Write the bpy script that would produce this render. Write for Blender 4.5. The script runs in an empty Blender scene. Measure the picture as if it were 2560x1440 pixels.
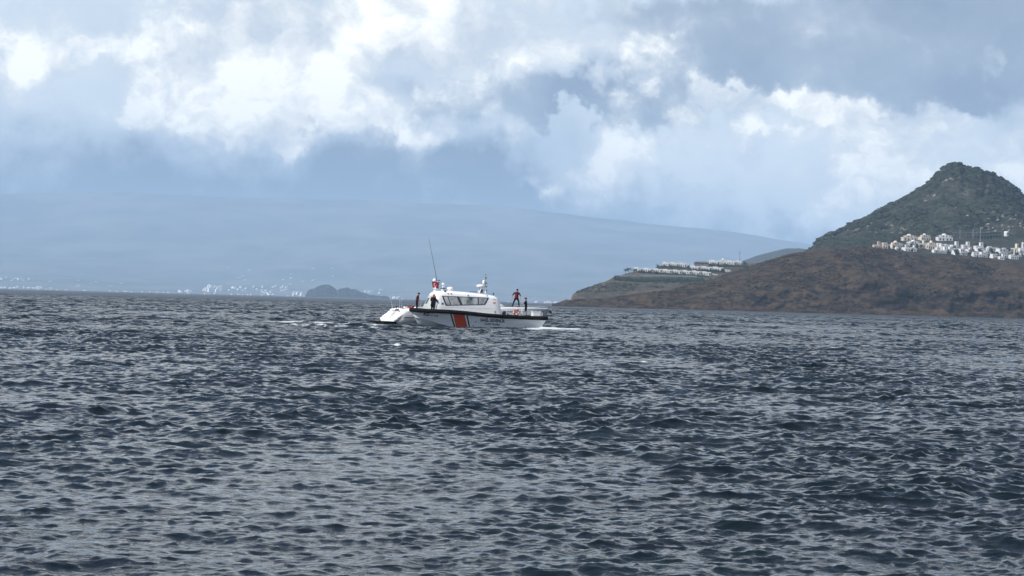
import bpy, bmesh, math, random
import numpy as np
from mathutils import Vector, Matrix, Euler

random.seed(7)
scene = bpy.context.scene
COL = scene.collection

# ------------------------------------------------------------------ camera
F = 5544.0                      # focal length in photo pixels (2560 wide)
EYE = Vector((0.0, 0.0, 2.6))   # standing on the shore, looking along +Y
PITCH, ROLL = math.radians(0.35), math.radians(1.52)
cam_data = bpy.data.cameras.new('camera')
cam_data.sensor_width = 36.0
cam_data.lens = 36.0 * F / 2560.0
cam_data.clip_start, cam_data.clip_end = 0.5, 90000.0
cam = bpy.data.objects.new('camera', cam_data)
COL.objects.link(cam)
CAMROT = (Matrix.Rotation(math.pi / 2 + PITCH, 3, 'X') @ Matrix.Rotation(ROLL, 3, 'Z'))
cam.matrix_world = Matrix.Translation(EYE) @ CAMROT.to_4x4()
scene.camera = cam
CR = np.array(CAMROT)

def rays(px, py):
    """photo pixel -> (x/y, z/y) slopes of the viewing direction"""
    px = np.asarray(px, float); py = np.asarray(py, float)
    a, b = (px - 1280.0) / F, -(py - 720.0) / F
    d = [CR[i, 0] * a + CR[i, 1] * b - CR[i, 2] for i in range(3)]
    return d[0] / d[1], d[2] / d[1]

def at(px, py, Y):
    sx, sz = rays(px, py)
    return Vector((float(sx) * Y, Y, EYE.z + float(sz) * Y))

# ------------------------------------------------------------------ light
SUN_EL, SUN_AZ = math.radians(46), math.radians(-120)    # azimuth from +Y towards +X
sun_dir = Vector((math.sin(SUN_AZ) * math.cos(SUN_EL), math.cos(SUN_AZ) * math.cos(SUN_EL), math.sin(SUN_EL)))
sl = bpy.data.lights.new('sun', 'SUN'); sl.energy = 5.0; sl.angle = math.radians(3.0); sl.color = (1.0, 0.95, 0.88)
so = bpy.data.objects.new('sun', sl); COL.objects.link(so)
so.rotation_euler = (-sun_dir).to_track_quat('-Z', 'Y').to_euler()
so.location = (0, 0, 300)

scene.view_settings.view_transform = 'Standard'
scene.view_settings.look = 'None'
scene.view_settings.exposure = 0.33
scene.view_settings.gamma = 1.0
scene.render.engine = 'CYCLES'
scene.cycles.use_denoising = True
scene.cycles.max_bounces = 6
scene.cycles.volume_bounces = 3
scene.cycles.transparent_max_bounces = 6
scene.cycles.caustics_reflective = False
scene.cycles.caustics_refractive = False

# ---------------------------------------------------------- node expression helper
class X:
    """tiny expression builder over Math nodes"""
    def __init__(s, nt, sock): s.nt, s.s = nt, sock
    @staticmethod
    def m(nt, op, *a, clamp=False):
        n = nt.nodes.new('ShaderNodeMath'); n.operation = op; n.use_clamp = clamp
        for i, v in enumerate(a):
            if isinstance(v, X): nt.links.new(v.s, n.inputs[i])
            else: n.inputs[i].default_value = v
        return X(nt, n.outputs[0])
    def __add__(s, o): return X.m(s.nt, 'ADD', s, o)
    __radd__ = __add__
    def __sub__(s, o): return X.m(s.nt, 'SUBTRACT', s, o)
    def __rsub__(s, o): return X.m(s.nt, 'SUBTRACT', o, s)
    def __mul__(s, o): return X.m(s.nt, 'MULTIPLY', s, o)
    __rmul__ = __mul__
    def __truediv__(s, o): return X.m(s.nt, 'DIVIDE', s, o)
    def clamp(s): return X.m(s.nt, 'ADD', s, 0.0, clamp=True)
    def step(s, a, b, lo=0.0, hi=1.0):
        n = s.nt.nodes.new('ShaderNodeMapRange'); n.interpolation_type = 'SMOOTHSTEP'
        s.nt.links.new(s.s, n.inputs[0])
        for i, v in enumerate((a, b, lo, hi)): n.inputs[i + 1].default_value = v
        return X(s.nt, n.outputs[0])

def vmath(nt, op, a, b=None, scale=None):
    n = nt.nodes.new('ShaderNodeVectorMath'); n.operation = op
    for i, v in enumerate((a, b)):
        if v is None: continue
        if isinstance(v, (tuple, list)): n.inputs[i].default_value = v
        else: nt.links.new(v, n.inputs[i])
    if scale is not None: n.inputs['Scale'].default_value = scale
    return n.outputs['Value'] if op in ('DOT_PRODUCT', 'LENGTH', 'DISTANCE') else n.outputs[0]

def noise(nt, vec, scale, detail=4.0, rough=0.55, lac=2.0, dist=0.0, color=False):
    n = nt.nodes.new('ShaderNodeTexNoise')
    nt.links.new(vec, n.inputs['Vector'])
    n.inputs['Scale'].default_value = scale; n.inputs['Detail'].default_value = detail
    n.inputs['Roughness'].default_value = rough; n.inputs['Lacunarity'].default_value = lac
    n.inputs['Distortion'].default_value = dist
    return n.outputs['Color'] if color else X(nt, n.outputs['Fac'])

def core_vec(nt, x):
    n = nt.nodes.new('ShaderNodeCombineXYZ')
    for i in range(3): nt.links.new(x.s, n.inputs[i])
    return n.outputs[0]

def mixc(nt, fac, a, b):
    n = nt.nodes.new('ShaderNodeMix'); n.data_type = 'RGBA'
    if isinstance(fac, X): nt.links.new(fac.s, n.inputs[0])
    else: n.inputs[0].default_value = fac
    for i, v in ((6, a), (7, b)):
        if isinstance(v, (tuple, list)): n.inputs[i].default_value = (*v[:3], 1)
        else: nt.links.new(v, n.inputs[i])
    return n.outputs[2]

# ------------------------------------------------------------------ sky
world = bpy.data.worlds.new('World'); scene.world = world; world.use_nodes = True
nt = world.node_tree; nt.nodes.clear()
out = nt.nodes.new('ShaderNodeOutputWorld'); bg = nt.nodes.new('ShaderNodeBackground')
nt.links.new(bg.outputs[0], out.inputs[0])
sky = nt.nodes.new('ShaderNodeTexSky'); sky.sky_type = 'NISHITA'; sky.sun_disc = False
sky.sun_elevation = SUN_EL; sky.sun_rotation = SUN_AZ; sky.dust_density = 2.5; sky.air_density = 1.0
SKY_STRENGTH = 0.14
tc = nt.nodes.new('ShaderNodeTexCoord'); D = tc.outputs['Generated']
sep = nt.nodes.new('ShaderNodeSeparateXYZ'); nt.links.new(D, sep.inputs[0])
dx, dy, dz = (X(nt, sep.outputs[i]) for i in range(3))
az = X.m(nt, 'ARCTAN2', dx, dy) * (F / 1000.0)
el = X.m(nt, 'ARCSINE', dz) * (F / 1000.0)
cmb = nt.nodes.new('ShaderNodeCombineXYZ'); nt.links.new(az.s, cmb.inputs[0]); nt.links.new(el.s, cmb.inputs[1])
# soft, slow wander of the cloud outlines
wn = noise(nt, D, 30.0, 5.0, 0.6, color=True)
wc = vmath(nt, 'SUBTRACT', wn, (0.5, 0.5, 0.5))
UV = vmath(nt, 'ADD', cmb.outputs[0], vmath(nt, 'SCALE', wc, scale=0.42))
P = vmath(nt, 'MULTIPLY', vmath(nt, 'ADD', D, vmath(nt, 'SCALE', wc, scale=0.030)), (1.0, 1.0, 1.35))

def lev(px, py):
    sx, sz = rays(px, py)
    return math.atan(float(sx)) * F / 1000.0, math.atan(float(sz)) * F / 1000.0

def blob(px, py, rx, ry, a, hard=False):
    u, v = lev(px, py)
    q = vmath(nt, 'MULTIPLY', vmath(nt, 'SUBTRACT', UV, (u, v, 0)), (1000.0 / rx, 1000.0 / ry, 0))
    d = X(nt, vmath(nt, 'DOT_PRODUCT', q, q))
    return X.m(nt, 'EXPONENT', d * -1.0) * a

def total(lst):
    t = lst[0]
    for b in lst[1:]: t = t + b
    return t

n_big = noise(nt, D, 5.0, 3.0, 0.5)
n1 = noise(nt, P, 17.0, 7.0, 0.56)
SUNOFF = (-0.010, 0.0, 0.014)
P2 = vmath(nt, 'ADD', P, SUNOFF)
n1b = noise(nt, P2, 17.0, 5.0, 0.56)
n2 = noise(nt, P, 60.0, 4.0, 0.6)

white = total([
    blob(520, 240, 210, 140, 0.75), blob(680, 120, 260, 150, 0.62), blob(930, 140, 280, 150, 0.55),
    blob(1130, 80, 170, 100, 0.72), blob(980, 305, 260, 48, 0.85), blob(740, 330, 70, 50, 0.5), blob(820, 20, 500, 60, 0.25),
    blob(150, 110, 200, 120, 0.42), blob(30, 200, 110, 80, 0.45), blob(190, 140, 40, 60, 0.25),
    blob(1470, 110, 150, 90, 0.66), blob(1640, 165, 190, 60, 0.50), blob(1330, 40, 140, 80, 0.3),
    blob(1830, 292, 170, 34, 0.95), blob(2020, 300, 240, 50, 0.70), blob(2300, 320, 230, 70, 0.66), blob(2380, 420, 200, 110, 0.55),
    blob(2130, 470, 280, 100, 0.58), blob(1860, 380, 50, 40, 0.5), blob(1700, 470, 130, 32, 0.75), blob(1370, 465, 85, 34, 0.65),
    blob(1520, 370, 120, 80, 0.46), blob(1540, 430, 60, 40, 0.2), blob(2500, 205, 80, 36, 0.55), blob(2570, 440, 80, 60, 0.5), blob(1950, 560, 300, 40, 0.2),
    blob(780, 160, 480, 170, 0.18), blob(700, -260, 1100, 240, 0.95), blob(2200, -330, 500, 200, 0.3),  # negative rows: unseen cloud added above the frame to brighten sea reflections
])
grey = total([
    blob(2000, 130, 560, 130, 0.95), blob(1350, 265, 380, 36, 0.85), blob(2450, 30, 420, 170, 0.8),
    blob(1750, 238, 460, 42, 0.95), blob(2180, 215, 330, 55, 0.8), blob(1300, 200, 200, 60, 0.45), blob(1600, 10, 260, 50, 0.35),
])
blue = total([
    blob(400, 500, 1100, 110, 1.0), blob(1150, 440, 320, 90, 0.9), blob(900, 600, 1500, 130, 1.0),
    blob(1720, 380, 100, 40, 0.55), blob(2520, 310, 70, 90, 0.35), blob(330, 170, 70, 110, 0.35), blob(1500, 590, 400, 40, 0.35),
])
# inside the framed stretch of sky the blobs rule, elsewhere random cloud with extra white added to silver the sea
away = X.m(nt, 'MAXIMUM', X.m(nt, 'ABSOLUTE', az).step(1.25, 1.9), el.step(0.72, 1.3))
white = white + away * (n_big + 0.02) * 2.0
grey = grey + away * (0.62 - n_big) * 1.2
# pale veil between the clouds over the clear-sky colour
veil_col = mixc(nt, el.step(0.05, 0.85), (0.34, 0.46, 0.66), (0.80, 0.89, 0.96))
nish = vmath(nt, 'SCALE', sky.outputs[0], scale=SKY_STRENGTH)
base = mixc(nt, 0.78, nish, veil_col)
base = mixc(nt, blue.clamp() * 0.9, base, (0.155, 0.205, 0.295))
pale = total([blob(2080, 450, 420, 150, 0.9), blob(1620, 380, 260, 110, 0.55), blob(120, 230, 330, 200, 0.55), blob(1430, 90, 320, 130, 0.6),
              blob(900, 160, 520, 170, 0.5), blob(2420, 330, 200, 200, 0.4), blob(2300, 540, 350, 70, 0.5)]) + away * 0.25
base = mixc(nt, (pale + (n1 - 0.5) * 0.7).step(0.0, 1.0) * 0.9, base, (0.95, 1.01, 1.04))
# grey cloud bank with soft mottling
gm = (grey + (n1 - 0.5) * 0.9).step(0.10, 0.80)
gcol = mixc(nt, (n1 * 0.6 + n_big * 0.4).step(0.36, 0.66), (0.20, 0.26, 0.365), (0.40, 0.47, 0.56))
c1 = mixc(nt, gm * 0.92, base, gcol)
# bright broken cloud
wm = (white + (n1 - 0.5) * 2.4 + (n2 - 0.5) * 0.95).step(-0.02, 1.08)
lit = ((n1 - n1b) * 3.6 + (n1 - 0.5) * 1.2 + (n2 - 0.5) * 0.8 + wm * 0.55 + 0.05).clamp()
wcol = mixc(nt, lit, (0.62, 0.68, 0.75), (1.06, 1.04, 0.965))
core = X.m(nt, 'POWER', lit, 2.5) * 0.22
wcol = vmath(nt, 'ADD', wcol, vmath(nt, 'MULTIPLY', core_vec(nt, core), (1.0, 0.98, 0.92)))
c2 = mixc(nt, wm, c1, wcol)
# higher up: unseen sky darkened to navy so tilted wave faces reflect dark
hi = el.step(1.22, 1.72)
hcol = mixc(nt, (n_big * 0.6 + n1 * 0.4).step(0.44, 0.62), vmath(nt, 'MULTIPLY', nish, (0.17, 0.26, 0.45)), (0.038, 0.064, 0.122))
c2 = mixc(nt, hi * 0.92, c2, hcol)
# brighter towards the hidden sun
sd = X(nt, vmath(nt, 'DOT_PRODUCT', D, tuple(sun_dir)))
glow = sd.step(0.80, 1.0, 1.0, 2.0)
c3 = vmath(nt, 'MULTIPLY', c2, (1, 1, 1))
sc = nt.nodes.new('ShaderNodeVectorMath'); sc.operation = 'SCALE'
nt.links.new(c3, sc.inputs[0]); nt.links.new(glow.s, sc.inputs['Scale'])
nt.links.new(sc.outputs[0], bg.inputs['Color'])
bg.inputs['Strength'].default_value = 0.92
world.cycles.sampling_method = 'MANUAL'
world.cycles.sample_map_resolution = 1024

# ------------------------------------------------------------------ helpers
def mat(name, color, rough=0.6, spec=0.5, metal=0.0):
    m = bpy.data.materials.new(name); m.use_nodes = True
    b = m.node_tree.nodes['Principled BSDF']
    b.inputs['Base Color'].default_value = (*color, 1); b.inputs['Roughness'].default_value = rough
    b.inputs['Specular IOR Level'].default_value = spec; b.inputs['Metallic'].default_value = metal
    return m

def worn_or_lit(name, c1_, c2_, scale, rough=0.6, stretch=(1, 1, 1), spec=0.4):
    """two-tone surface"""
    m = mat(name, c1_, rough, spec); t = m.node_tree; b = t.nodes['Principled BSDF']
    g = t.nodes.new('ShaderNodeTexCoord')
    v = vmath(t, 'MULTIPLY', g.outputs['Object'], stretch)
    f = noise(t, v, scale, 5.0, 0.6).step(0.35, 0.68)
    t.links.new(mixc(t, f, c1_, c2_), b.inputs['Base Color'])
    return m

def tag(o, label=None, cat=None, group=None, kind=None):
    if label: o['label'] = label
    if cat: o['category'] = cat
    if group: o['group'] = group
    if kind: o['kind'] = kind
    return o

def link(name, me, material=None, parent=None):
    o = bpy.data.objects.new(name, me); COL.objects.link(o)
    if material is not None and me is not None and len(me.materials) == 0: me.materials.append(material)
    if parent is not None: o.parent = parent
    return o

def empty(name, loc=(0, 0, 0), rz=0.0):
    o = bpy.data.objects.new(name, None); COL.objects.link(o)
    o.location = loc; o.rotation_euler = (0, 0, rz); o.empty_display_size = 0.3
    return o

def grid_mesh(name, co, smooth=True, wrap=False):
    """co: (rows, cols, 3) -> mesh"""
    r, c = co.shape[:2]
    idx = np.arange(r * c).reshape(r, c)
    if wrap: idx = np.concatenate([idx, idx[:, :1]], axis=1)
    q = np.stack([idx[:-1, :-1], idx[:-1, 1:], idx[1:, 1:], idx[1:, :-1]], axis=-1).reshape(-1, 4)
    me = bpy.data.meshes.new(name)
    me.vertices.add(r * c); me.vertices.foreach_set('co', co.reshape(-1).astype(np.float32))
    me.loops.add(q.size); me.loops.foreach_set('vertex_index', q.reshape(-1).astype(np.int32))
    me.polygons.add(len(q)); me.polygons.foreach_set('loop_start', np.arange(0, q.size, 4, dtype=np.int32))
    if smooth: me.polygons.foreach_set('use_smooth', np.ones(len(q), bool))
    me.update(calc_edges=True)
    return me

def lattice(seed):
    return np.random.RandomState(seed).rand(256, 256)
_L = {}
def vnoise(x, y, seed=0):
    if seed not in _L: _L[seed] = lattice(seed)
    g = _L[seed]
    xi, yi = np.floor(x).astype(int), np.floor(y).astype(int)
    fx, fy = x - xi, y - yi
    fx, fy = fx * fx * (3 - 2 * fx), fy * fy * (3 - 2 * fy)
    a, b = g[xi % 256, yi % 256], g[(xi + 1) % 256, yi % 256]
    c, d = g[xi % 256, (yi + 1) % 256], g[(xi + 1) % 256, (yi + 1) % 256]
    return (a * (1 - fx) + b * fx) * (1 - fy) + (c * (1 - fx) + d * fx) * fy - 0.5
def fbm(x, y, seed=0, octv=5, gain=0.5):
    s, a = 0.0, 1.0
    for i in range(octv):
        s = s + a * vnoise(x * 2 ** i + 17.3 * i, y * 2 ** i + 5.1 * i, seed + i); a *= gain
    return s

# ------------------------------------------------------------------ sea
def wave_tile(L, N, lmin, lmax, mss, spread, seed, head=0.25):
    """one periodic patch of wind sea: height and horizontal shift fields"""
    rs = np.random.RandomState(seed)
    k1 = 2 * np.pi * np.fft.fftfreq(N, L / N)
    kx, ky = np.meshgrid(k1, k1, indexing='ij')
    k = np.hypot(kx, ky); k[0, 0] = 1e-6
    lam = 2 * np.pi / k
    th = np.arctan2(ky, kx) - (-np.pi / 2 + head)       # waves run towards the shore (-Y)
    S = k ** -4.0 * (np.cos(th / 2) ** 2) ** spread
    S *= 1 / (1 + np.exp(-(lam - lmin) / (0.12 * lmin))) * 1 / (1 + np.exp((lam - lmax) / (0.15 * lmax)))
    S[0, 0] = 0
    h = np.sqrt(S) * (rs.randn(N, N) + 1j * rs.randn(N, N))
    H = np.fft.ifft2(h)
    sx, sy = np.fft.ifft2(1j * kx * h).real, np.fft.ifft2(1j * ky * h).real
    g = math.sqrt(mss / (sx.var() + sy.var()))
    Dx, Dy = np.fft.ifft2(1j * kx / k * h).real, np.fft.ifft2(1j * ky / k * h).real
    return (H.real * g, Dx * g, Dy * g, L)

def sample(f, L, x, y):
    N = f.shape[0]
    u, v = (x / L * N) % N, (y / L * N) % N
    i, j = u.astype(np.int32), v.astype(np.int32)
    a, b = u - i, v - j
    i %= N; j %= N; i2, j2 = (i + 1) % N, (j + 1) % N
    return (f[i, j] * (1 - a) + f[i2, j] * a) * (1 - b) + (f[i, j2] * (1 - a) + f[i2, j2] * a) * b

tiles = [(wave_tile(181.0, 512, 1.5, 6.0, 0.0045, 3.0, 3), 2.0),
         (wave_tile(53.0, 512, 0.55, 1.5, 0.011, 2.2, 4, 0.1), 0.9),
         (wave_tile(21.0, 512, 0.20, 0.55, 0.042, 1.8, 5, -0.1), 0.24),
         (wave_tile(7.3, 512, 0.08, 0.20, 0.052, 1.5, 6, 0.2), 0.065)]
rows = [4.0, 7.0, 10.0, 13.0, 15.0, 16.5]
d = 17.5
while d < 1100:
    rows.append(d); d += 0.042 * (d / 25.0) ** 0.82
while d < 20500:
    rows.append(d); d *= 1.035
rows = np.array(rows)
ang = list(np.radians(np.linspace(-14.6, 14.6, 301)))
a = 14.6
while a < 180 - 4:
    a += max(0.3, (a - 14.2) * 0.36) if a < 60 else 12
    if a < 178: ang.append(math.radians(a)); ang.insert(0, math.radians(-a))
ang = np.array(ang)
R_, A_ = np.meshgrid(rows, ang, indexing='ij')
sx_, sy_ = R_ * np.sin(A_), R_ * np.cos(A_)
dR = np.gradient(rows)[:, None] * np.ones_like(A_)
dA = R_ * np.gradient(ang)[None, :]
spc = np.maximum(dR, dA * 0.5)
z_ = np.zeros_like(sx_); ox = np.zeros_like(sx_); oy = np.zeros_like(sx_)
for (Hh, Dx, Dy, L), lim in tiles:
    w = np.clip((lim * 1.25 - spc) / (lim * 0.6), 0, 1)
    m_ = w > 0
    z_[m_] += (sample(Hh, L, sx_[m_], sy_[m_]) * w[m_])
    ox[m_] += (sample(Dx, L, sx_[m_], sy_[m_]) * w[m_]) * 0.85
    oy[m_] += (sample(Dy, L, sx_[m_], sy_[m_]) * w[m_]) * 0.85
# squalls and lulls: the chop swells and dies over tens of metres
near = np.interp(R_, [18, 36, 70, 150, 400], [0.92, 0.95, 1.08, 1.55, 1.95])
gust = near + 0.35 * np.clip((spc - 0.15) / 0.6, 0, 1) + 0.85 * near * fbm(sx_ / 14.0, sy_ / 26.0, 90, 5, 0.6)
z_ *= gust
SEA = np.stack([sx_ + ox * gust, sy_ + oy * gust, z_], axis=-1)
BOAT_Y = 217.0

def sea_z(x, y):
    s = 0.0
    for (Hh, Dx, Dy, L), lim in tiles[:2]:
        s += float(sample(Hh, L, np.array([x]), np.array([y]))[0])
    return s

# foam: broken wakes and a few whitecaps, thickness stored per vertex
foam = np.zeros_like(sx_)
def sea_pt(px, py):
    sx, sz = rays(px, py); Y = -EYE.z / float(sz); return float(sx) * Y, Y
def foam_line(pts, wid, amt, seed, rag=1.0):
    P_ = np.array([sea_pt(*p) for p in pts]); pad = 3 * wid
    sel = np.flatnonzero((fsx > P_[:, 0].min() - pad) & (fsx < P_[:, 0].max() + pad) & (fsy > P_[:, 1].min() - pad) & (fsy < P_[:, 1].max() + pad))
    x, y = fsx[sel], fsy[sel]; best = np.zeros_like(x)
    for (xa, ya), (xb, yb) in zip(P_[:-1], P_[1:]):
        ex, ey = xb - xa, yb - ya
        tt = np.clip(((x - xa) * ex + (y - ya) * ey) / (ex * ex + ey * ey), 0, 1)
        best = np.maximum(best, np.exp(-(np.hypot(x - xa - tt * ex, y - ya - tt * ey) / wid) ** 2))
    nz = np.clip(0.62 + rag * 1.5 * fbm(x / 0.9, y / 2.2, seed, 4), 0, 1.3)
    ffoam[sel] = np.maximum(ffoam[sel], best * amt * 1.35 * nz)
fsx, fsy, ffoam = sx_.ravel(), sy_.ravel(), foam.ravel()
foam_line([(690, 806), (800, 809), (900, 813), (945, 817)], 2.6, 1.25, 31, 0.6)
foam_line([(720, 813), (820, 817), (930, 822)], 2.0, 1.05, 32, 0.7)
foam_line([(930, 819), (1010, 822)], 1.0, 0.35, 33)
foam_line([(1362, 824.5), (1385, 823), (1408, 825)], 2.0, 2.0, 34, 0.3)
foam_line([(1010, 822), (1150, 824)], 0.6, 0.45, 41)
foam_line([(1290, 827), (1370, 827)], 0.9, 0.5, 42)
foam_line([(1400, 828), (1570, 833)], 2.5, 0.38, 35)
foam_line([(1670, 846), (1850, 858)], 1.3, 0.36, 36)
foam_line([(2035, 868), (2120, 872)], 0.9, 0.45, 37)
foam_line([(968, 868), (1006, 863)], 0.5, 0.8, 38)
foam_line([(1588, 909), (1606, 907)], 0.35, 1.0, 39)
rs = np.random.RandomState(11)
for _ in range(16):
    px, py = rs.uniform(-100, 2660), rs.uniform(775, 930) + 0.0
    py = max(py, 775 + 0.0277 * (px - 1280) + 12)
    foam_line([(px, py), (px + rs.uniform(6, 22), py + rs.uniform(-2, 3))], rs.uniform(0.18, 0.32), rs.uniform(0.35, 0.6), 50 + _ % 7)
SEA[..., 2] += np.clip(foam, 0, 1.4) * 0.06
me = grid_mesh('sea', SEA)
at_ = me.attributes.new('foam', 'FLOAT', 'POINT')
at_.data.foreach_set('value', foam.reshape(-1).astype(np.float32))
at2 = me.attributes.new('gap', 'FLOAT', 'POINT')       # how coarse the mesh is there: finer ripples come from bump
at2.data.foreach_set('value', spc.reshape(-1).astype(np.float32))

sea_m = mat('sea_water', (0.010, 0.022, 0.032), 0.07, 0.5)
t = sea_m.node_tree; b = t.nodes['Principled BSDF']; b.inputs['IOR'].default_value = 1.34; b.distribution = 'GGX'
geo = t.nodes.new('ShaderNodeNewGeometry')
PO = geo.outputs['Position']
def attr(t, nm):
    n = t.nodes.new('ShaderNodeAttribute'); n.attribute_name = nm; return X(t, n.outputs['Fac'])
gap = attr(t, 'gap'); fo = attr(t, 'foam')
rip = noise(t, vmath(t, 'MULTIPLY', PO, (5.5, 9.5, 4.0)), 1.0, 5.0, 0.6, dist=0.4)
mid = noise(t, vmath(t, 'MULTIPLY', PO, (2.1, 3.2, 1.0)), 1.0, 4.0, 0.6, dist=0.3)
big = noise(t, vmath(t, 'MULTIPLY', PO, (0.22, 0.36, 0.2)), 1.0, 4.0, 0.6, dist=0.2)
hsum = rip * 0.018 + mid * gap.step(0.07, 0.26, 0.0, 0.24) + big * gap.step(0.4, 1.3, 0.0, 1.3)
bump = t.nodes.new('ShaderNodeBump'); bump.inputs['Strength'].default_value = 1.0; bump.inputs['Distance'].default_value = 1.0
t.links.new(hsum.s, bump.inputs['Height'])
t.links.new(bump.outputs[0], b.inputs['Normal'])
fn = noise(t, vmath(t, 'MULTIPLY', PO, (3.0, 1.6, 3.0)), 1.0, 5.0, 0.65)
fn2 = noise(t, vmath(t, 'MULTIPLY', PO, (9.0, 3.0, 9.0)), 1.0, 4.0, 0.7)
fm = (fo + ((fn - 0.5) * 1.5 + (fn2 - 0.5) * 1.1) * fo.step(0.02, 0.35)).step(0.42, 1.15, 0.0, 0.85)
t.links.new(mixc(t, fm, mixc(t, big.step(0.3, 0.7), (0.0030, 0.0062, 0.0090), (0.0038, 0.0098, 0.0112)), (0.72, 0.76, 0.78)), b.inputs['Base Color'])
t.links.new((fm * 0.5 + gap.step(0.12, 1.3, 0.035, 0.34)).s, b.inputs['Roughness'])
sea = tag(link('sea', me, sea_m), kind='structure')

# ------------------------------------------------------------------ land: lofted hillsides
HK = 0.72      # factor on the distances (metres) listed for the near hills
def zrow(poly, Y):
    """photo silhouette (pixels) -> height in metres at distance Y, as a function of pixel column"""
    p = np.array(poly, float); D_ = Y * HK
    def f(px):
        _, sz = rays(px, np.interp(px, p[:, 0], p[:, 1])); return EYE.z + sz * D_
    return f

def loft(name, lines, px0, px1, dpx, ysteps, rough, seed, shift=None, cell=40.0):
    px = np.arange(px0, px1 + dpx, dpx)
    Ys = np.array([l[0] for l in lines]) * HK; Z = np.array([l[1](px) for l in lines])
    W = np.array([l[2] if len(l) > 2 else 1.0 for l in lines])
    yy = np.concatenate([np.linspace(Ys[i], Ys[i + 1], n, endpoint=False) for i, n in enumerate(ysteps)] + [Ys[-1:]])
    z = np.array([np.interp(yy, Ys, Z[:, j]) for j in range(len(px))]).T
    w = np.interp(yy, Ys, W)[:, None]
    sx, _ = rays(px, np.full_like(px, 750.0))
    Xc = sx[None, :] * yy[:, None]; Yc = yy[:, None] * np.ones_like(Xc)
    q = fbm(Xc / cell, Yc / cell, seed, 6, 0.55)
    ridged = -np.abs(fbm(Xc / (cell * 0.7), Yc / (cell * 1.6), seed + 9, 4, 0.5)) + 0.18
    z = z + rough * w * (0.8 * q + 0.9 * ridged)
    if shift is not None:
        Yc = Yc + shift * w * fbm(Xc / 35.0, z / 25.0, seed + 20, 5, 0.6)
    me = grid_mesh(name, np.stack([Xc, Yc, z], -1))
    return me, (px, yy, z)

def surf(field):
    px, yy, z = field
    sx, _ = rays(px, np.full_like(px, 750.0))
    def zat(x, y):
        r = np.interp(x / y, sx, np.arange(len(px))); i = int(min(max(r, 0), len(px) - 2)); a = r - i
        s = np.interp(y, yy, np.arange(len(yy))); j = int(min(max(s, 0), len(yy) - 2)); c = s - j
        return float((z[j, i] * (1 - a) + z[j, i + 1] * a) * (1 - c) + (z[j + 1, i] * (1 - a) + z[j + 1, i + 1] * a) * c)
    return zat

def land_mat(name, low, high, rock, cell, rock_thr=(0.60, 0.70), strata=0.0, cliff=None):
    m = mat(name, low, 0.95, 0.1); t = m.node_tree; b = t.nodes['Principled BSDF']
    g = t.nodes.new('ShaderNodeNewGeometry'); p = g.outputs['Position']
    n = noise(t, vmath(t, 'MULTIPLY', p, (1 / cell, 1 / cell, 2.2 / cell)), 1.0, 8.0, 0.62, dist=0.5)
    n_ = noise(t, vmath(t, 'MULTIPLY', p, (2.4 / cell, 1 / cell, 9.0 / cell)), 1.0, 6.0, 0.6, dist=0.8)
    fine = noise(t, p, 0.30, 5.0, 0.65)
    f = ((n * (1 - strata) + n_ * strata) * 0.6 + fine * 0.4).step(0.42, 0.58)
    c = mixc(t, f, low, high)
    r = noise(t, vmath(t, 'MULTIPLY', p, (0.09, 0.09, 0.12)), 1.0, 6.0, 0.65, dist=0.6)
    c = mixc(t, r.step(*rock_thr), c, rock)
    if cliff:
        sp = t.nodes.new('ShaderNodeSeparateXYZ'); t.links.new(g.outputs['Normal'], sp.inputs[0])
        steep = (X(t, sp.outputs[2]) + (fine - 0.5) * 0.5).step(0.45, 0.75, 1.0, 0.0)
        c = mixc(t, steep, c, mixc(t, n_.step(0.35, 0.65), *cliff))
    t.links.new(c, b.inputs['Base Color'])
    bp = t.nodes.new('ShaderNodeBump'); bp.inputs['Strength'].default_value = 0.9; bp.inputs['Distance'].default_value = 2.5
    t.links.new((fine * 0.6 + n_ * 1.0 + r * 0.5).s, bp.inputs['Height']); t.links.new(bp.outputs[0], b.inputs['Normal'])
    return m

const = lambda v: (lambda px: np.full_like(px, float(v)))

# brown headland
A_RIDGE = [(1380, 762), (1420, 757), (1432, 752), (1500, 749), (1570, 740), (1650, 729), (1700, 721), (1750, 706), (1800, 690), (1850, 673),
           (1900, 655), (1950, 640), (2000, 630), (2050, 623), (2100, 620), (2150, 620), (2200, 623), (2300, 631), (2400, 639), (2500, 649), (2560, 656), (2800, 690), (3100, 740)]
A_CLIFF = [(1380, 763), (1430, 757), (1500, 754), (1600, 750), (1700, 746), (1800, 741), (1900, 736), (1960, 726), (2040, 730), (2100, 705), (2150, 700), (2230, 722), (2300, 738), (2400, 731), (2480, 738), (2560, 738), (3100, 760)]
ar = zrow(A_RIDGE, 2600.0); ac = zrow(A_CLIFF, 2330.0)
me, A_field = loft('headland', [
    (2290, const(-3), 0.0), (2306, lambda p: np.minimum(3.0, ac(p) * .35), 0.4), (2325, lambda p: ac(p), 0.8), (2420, lambda p: ac(p) * .62 + ar(p) * .38, 1.0),
    (2510, lambda p: ac(p) * .25 + ar(p) * .75, 0.9), (2600, ar, 0.35), (2680, lambda p: ar(p) - 12, 0.6), (2900, lambda p: ar(p) - 75, 0.6)],
    1380, 3100, 3.0, [10, 16, 34, 30, 26, 12, 6], 8.0, 100, shift=24.0, cell=50.0)
A_mat = land_mat('brown_scrub', (0.011, 0.009, 0.0075), (0.062, 0.044, 0.029), (0.105, 0.072, 0.043), 28.0, (0.58, 0.72), 0.8, ((0.008, 0.0075, 0.008), (0.034, 0.025, 0.021)))
tag(link('headland', me, A_mat), kind='structure')
zA = surf(A_field)

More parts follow.
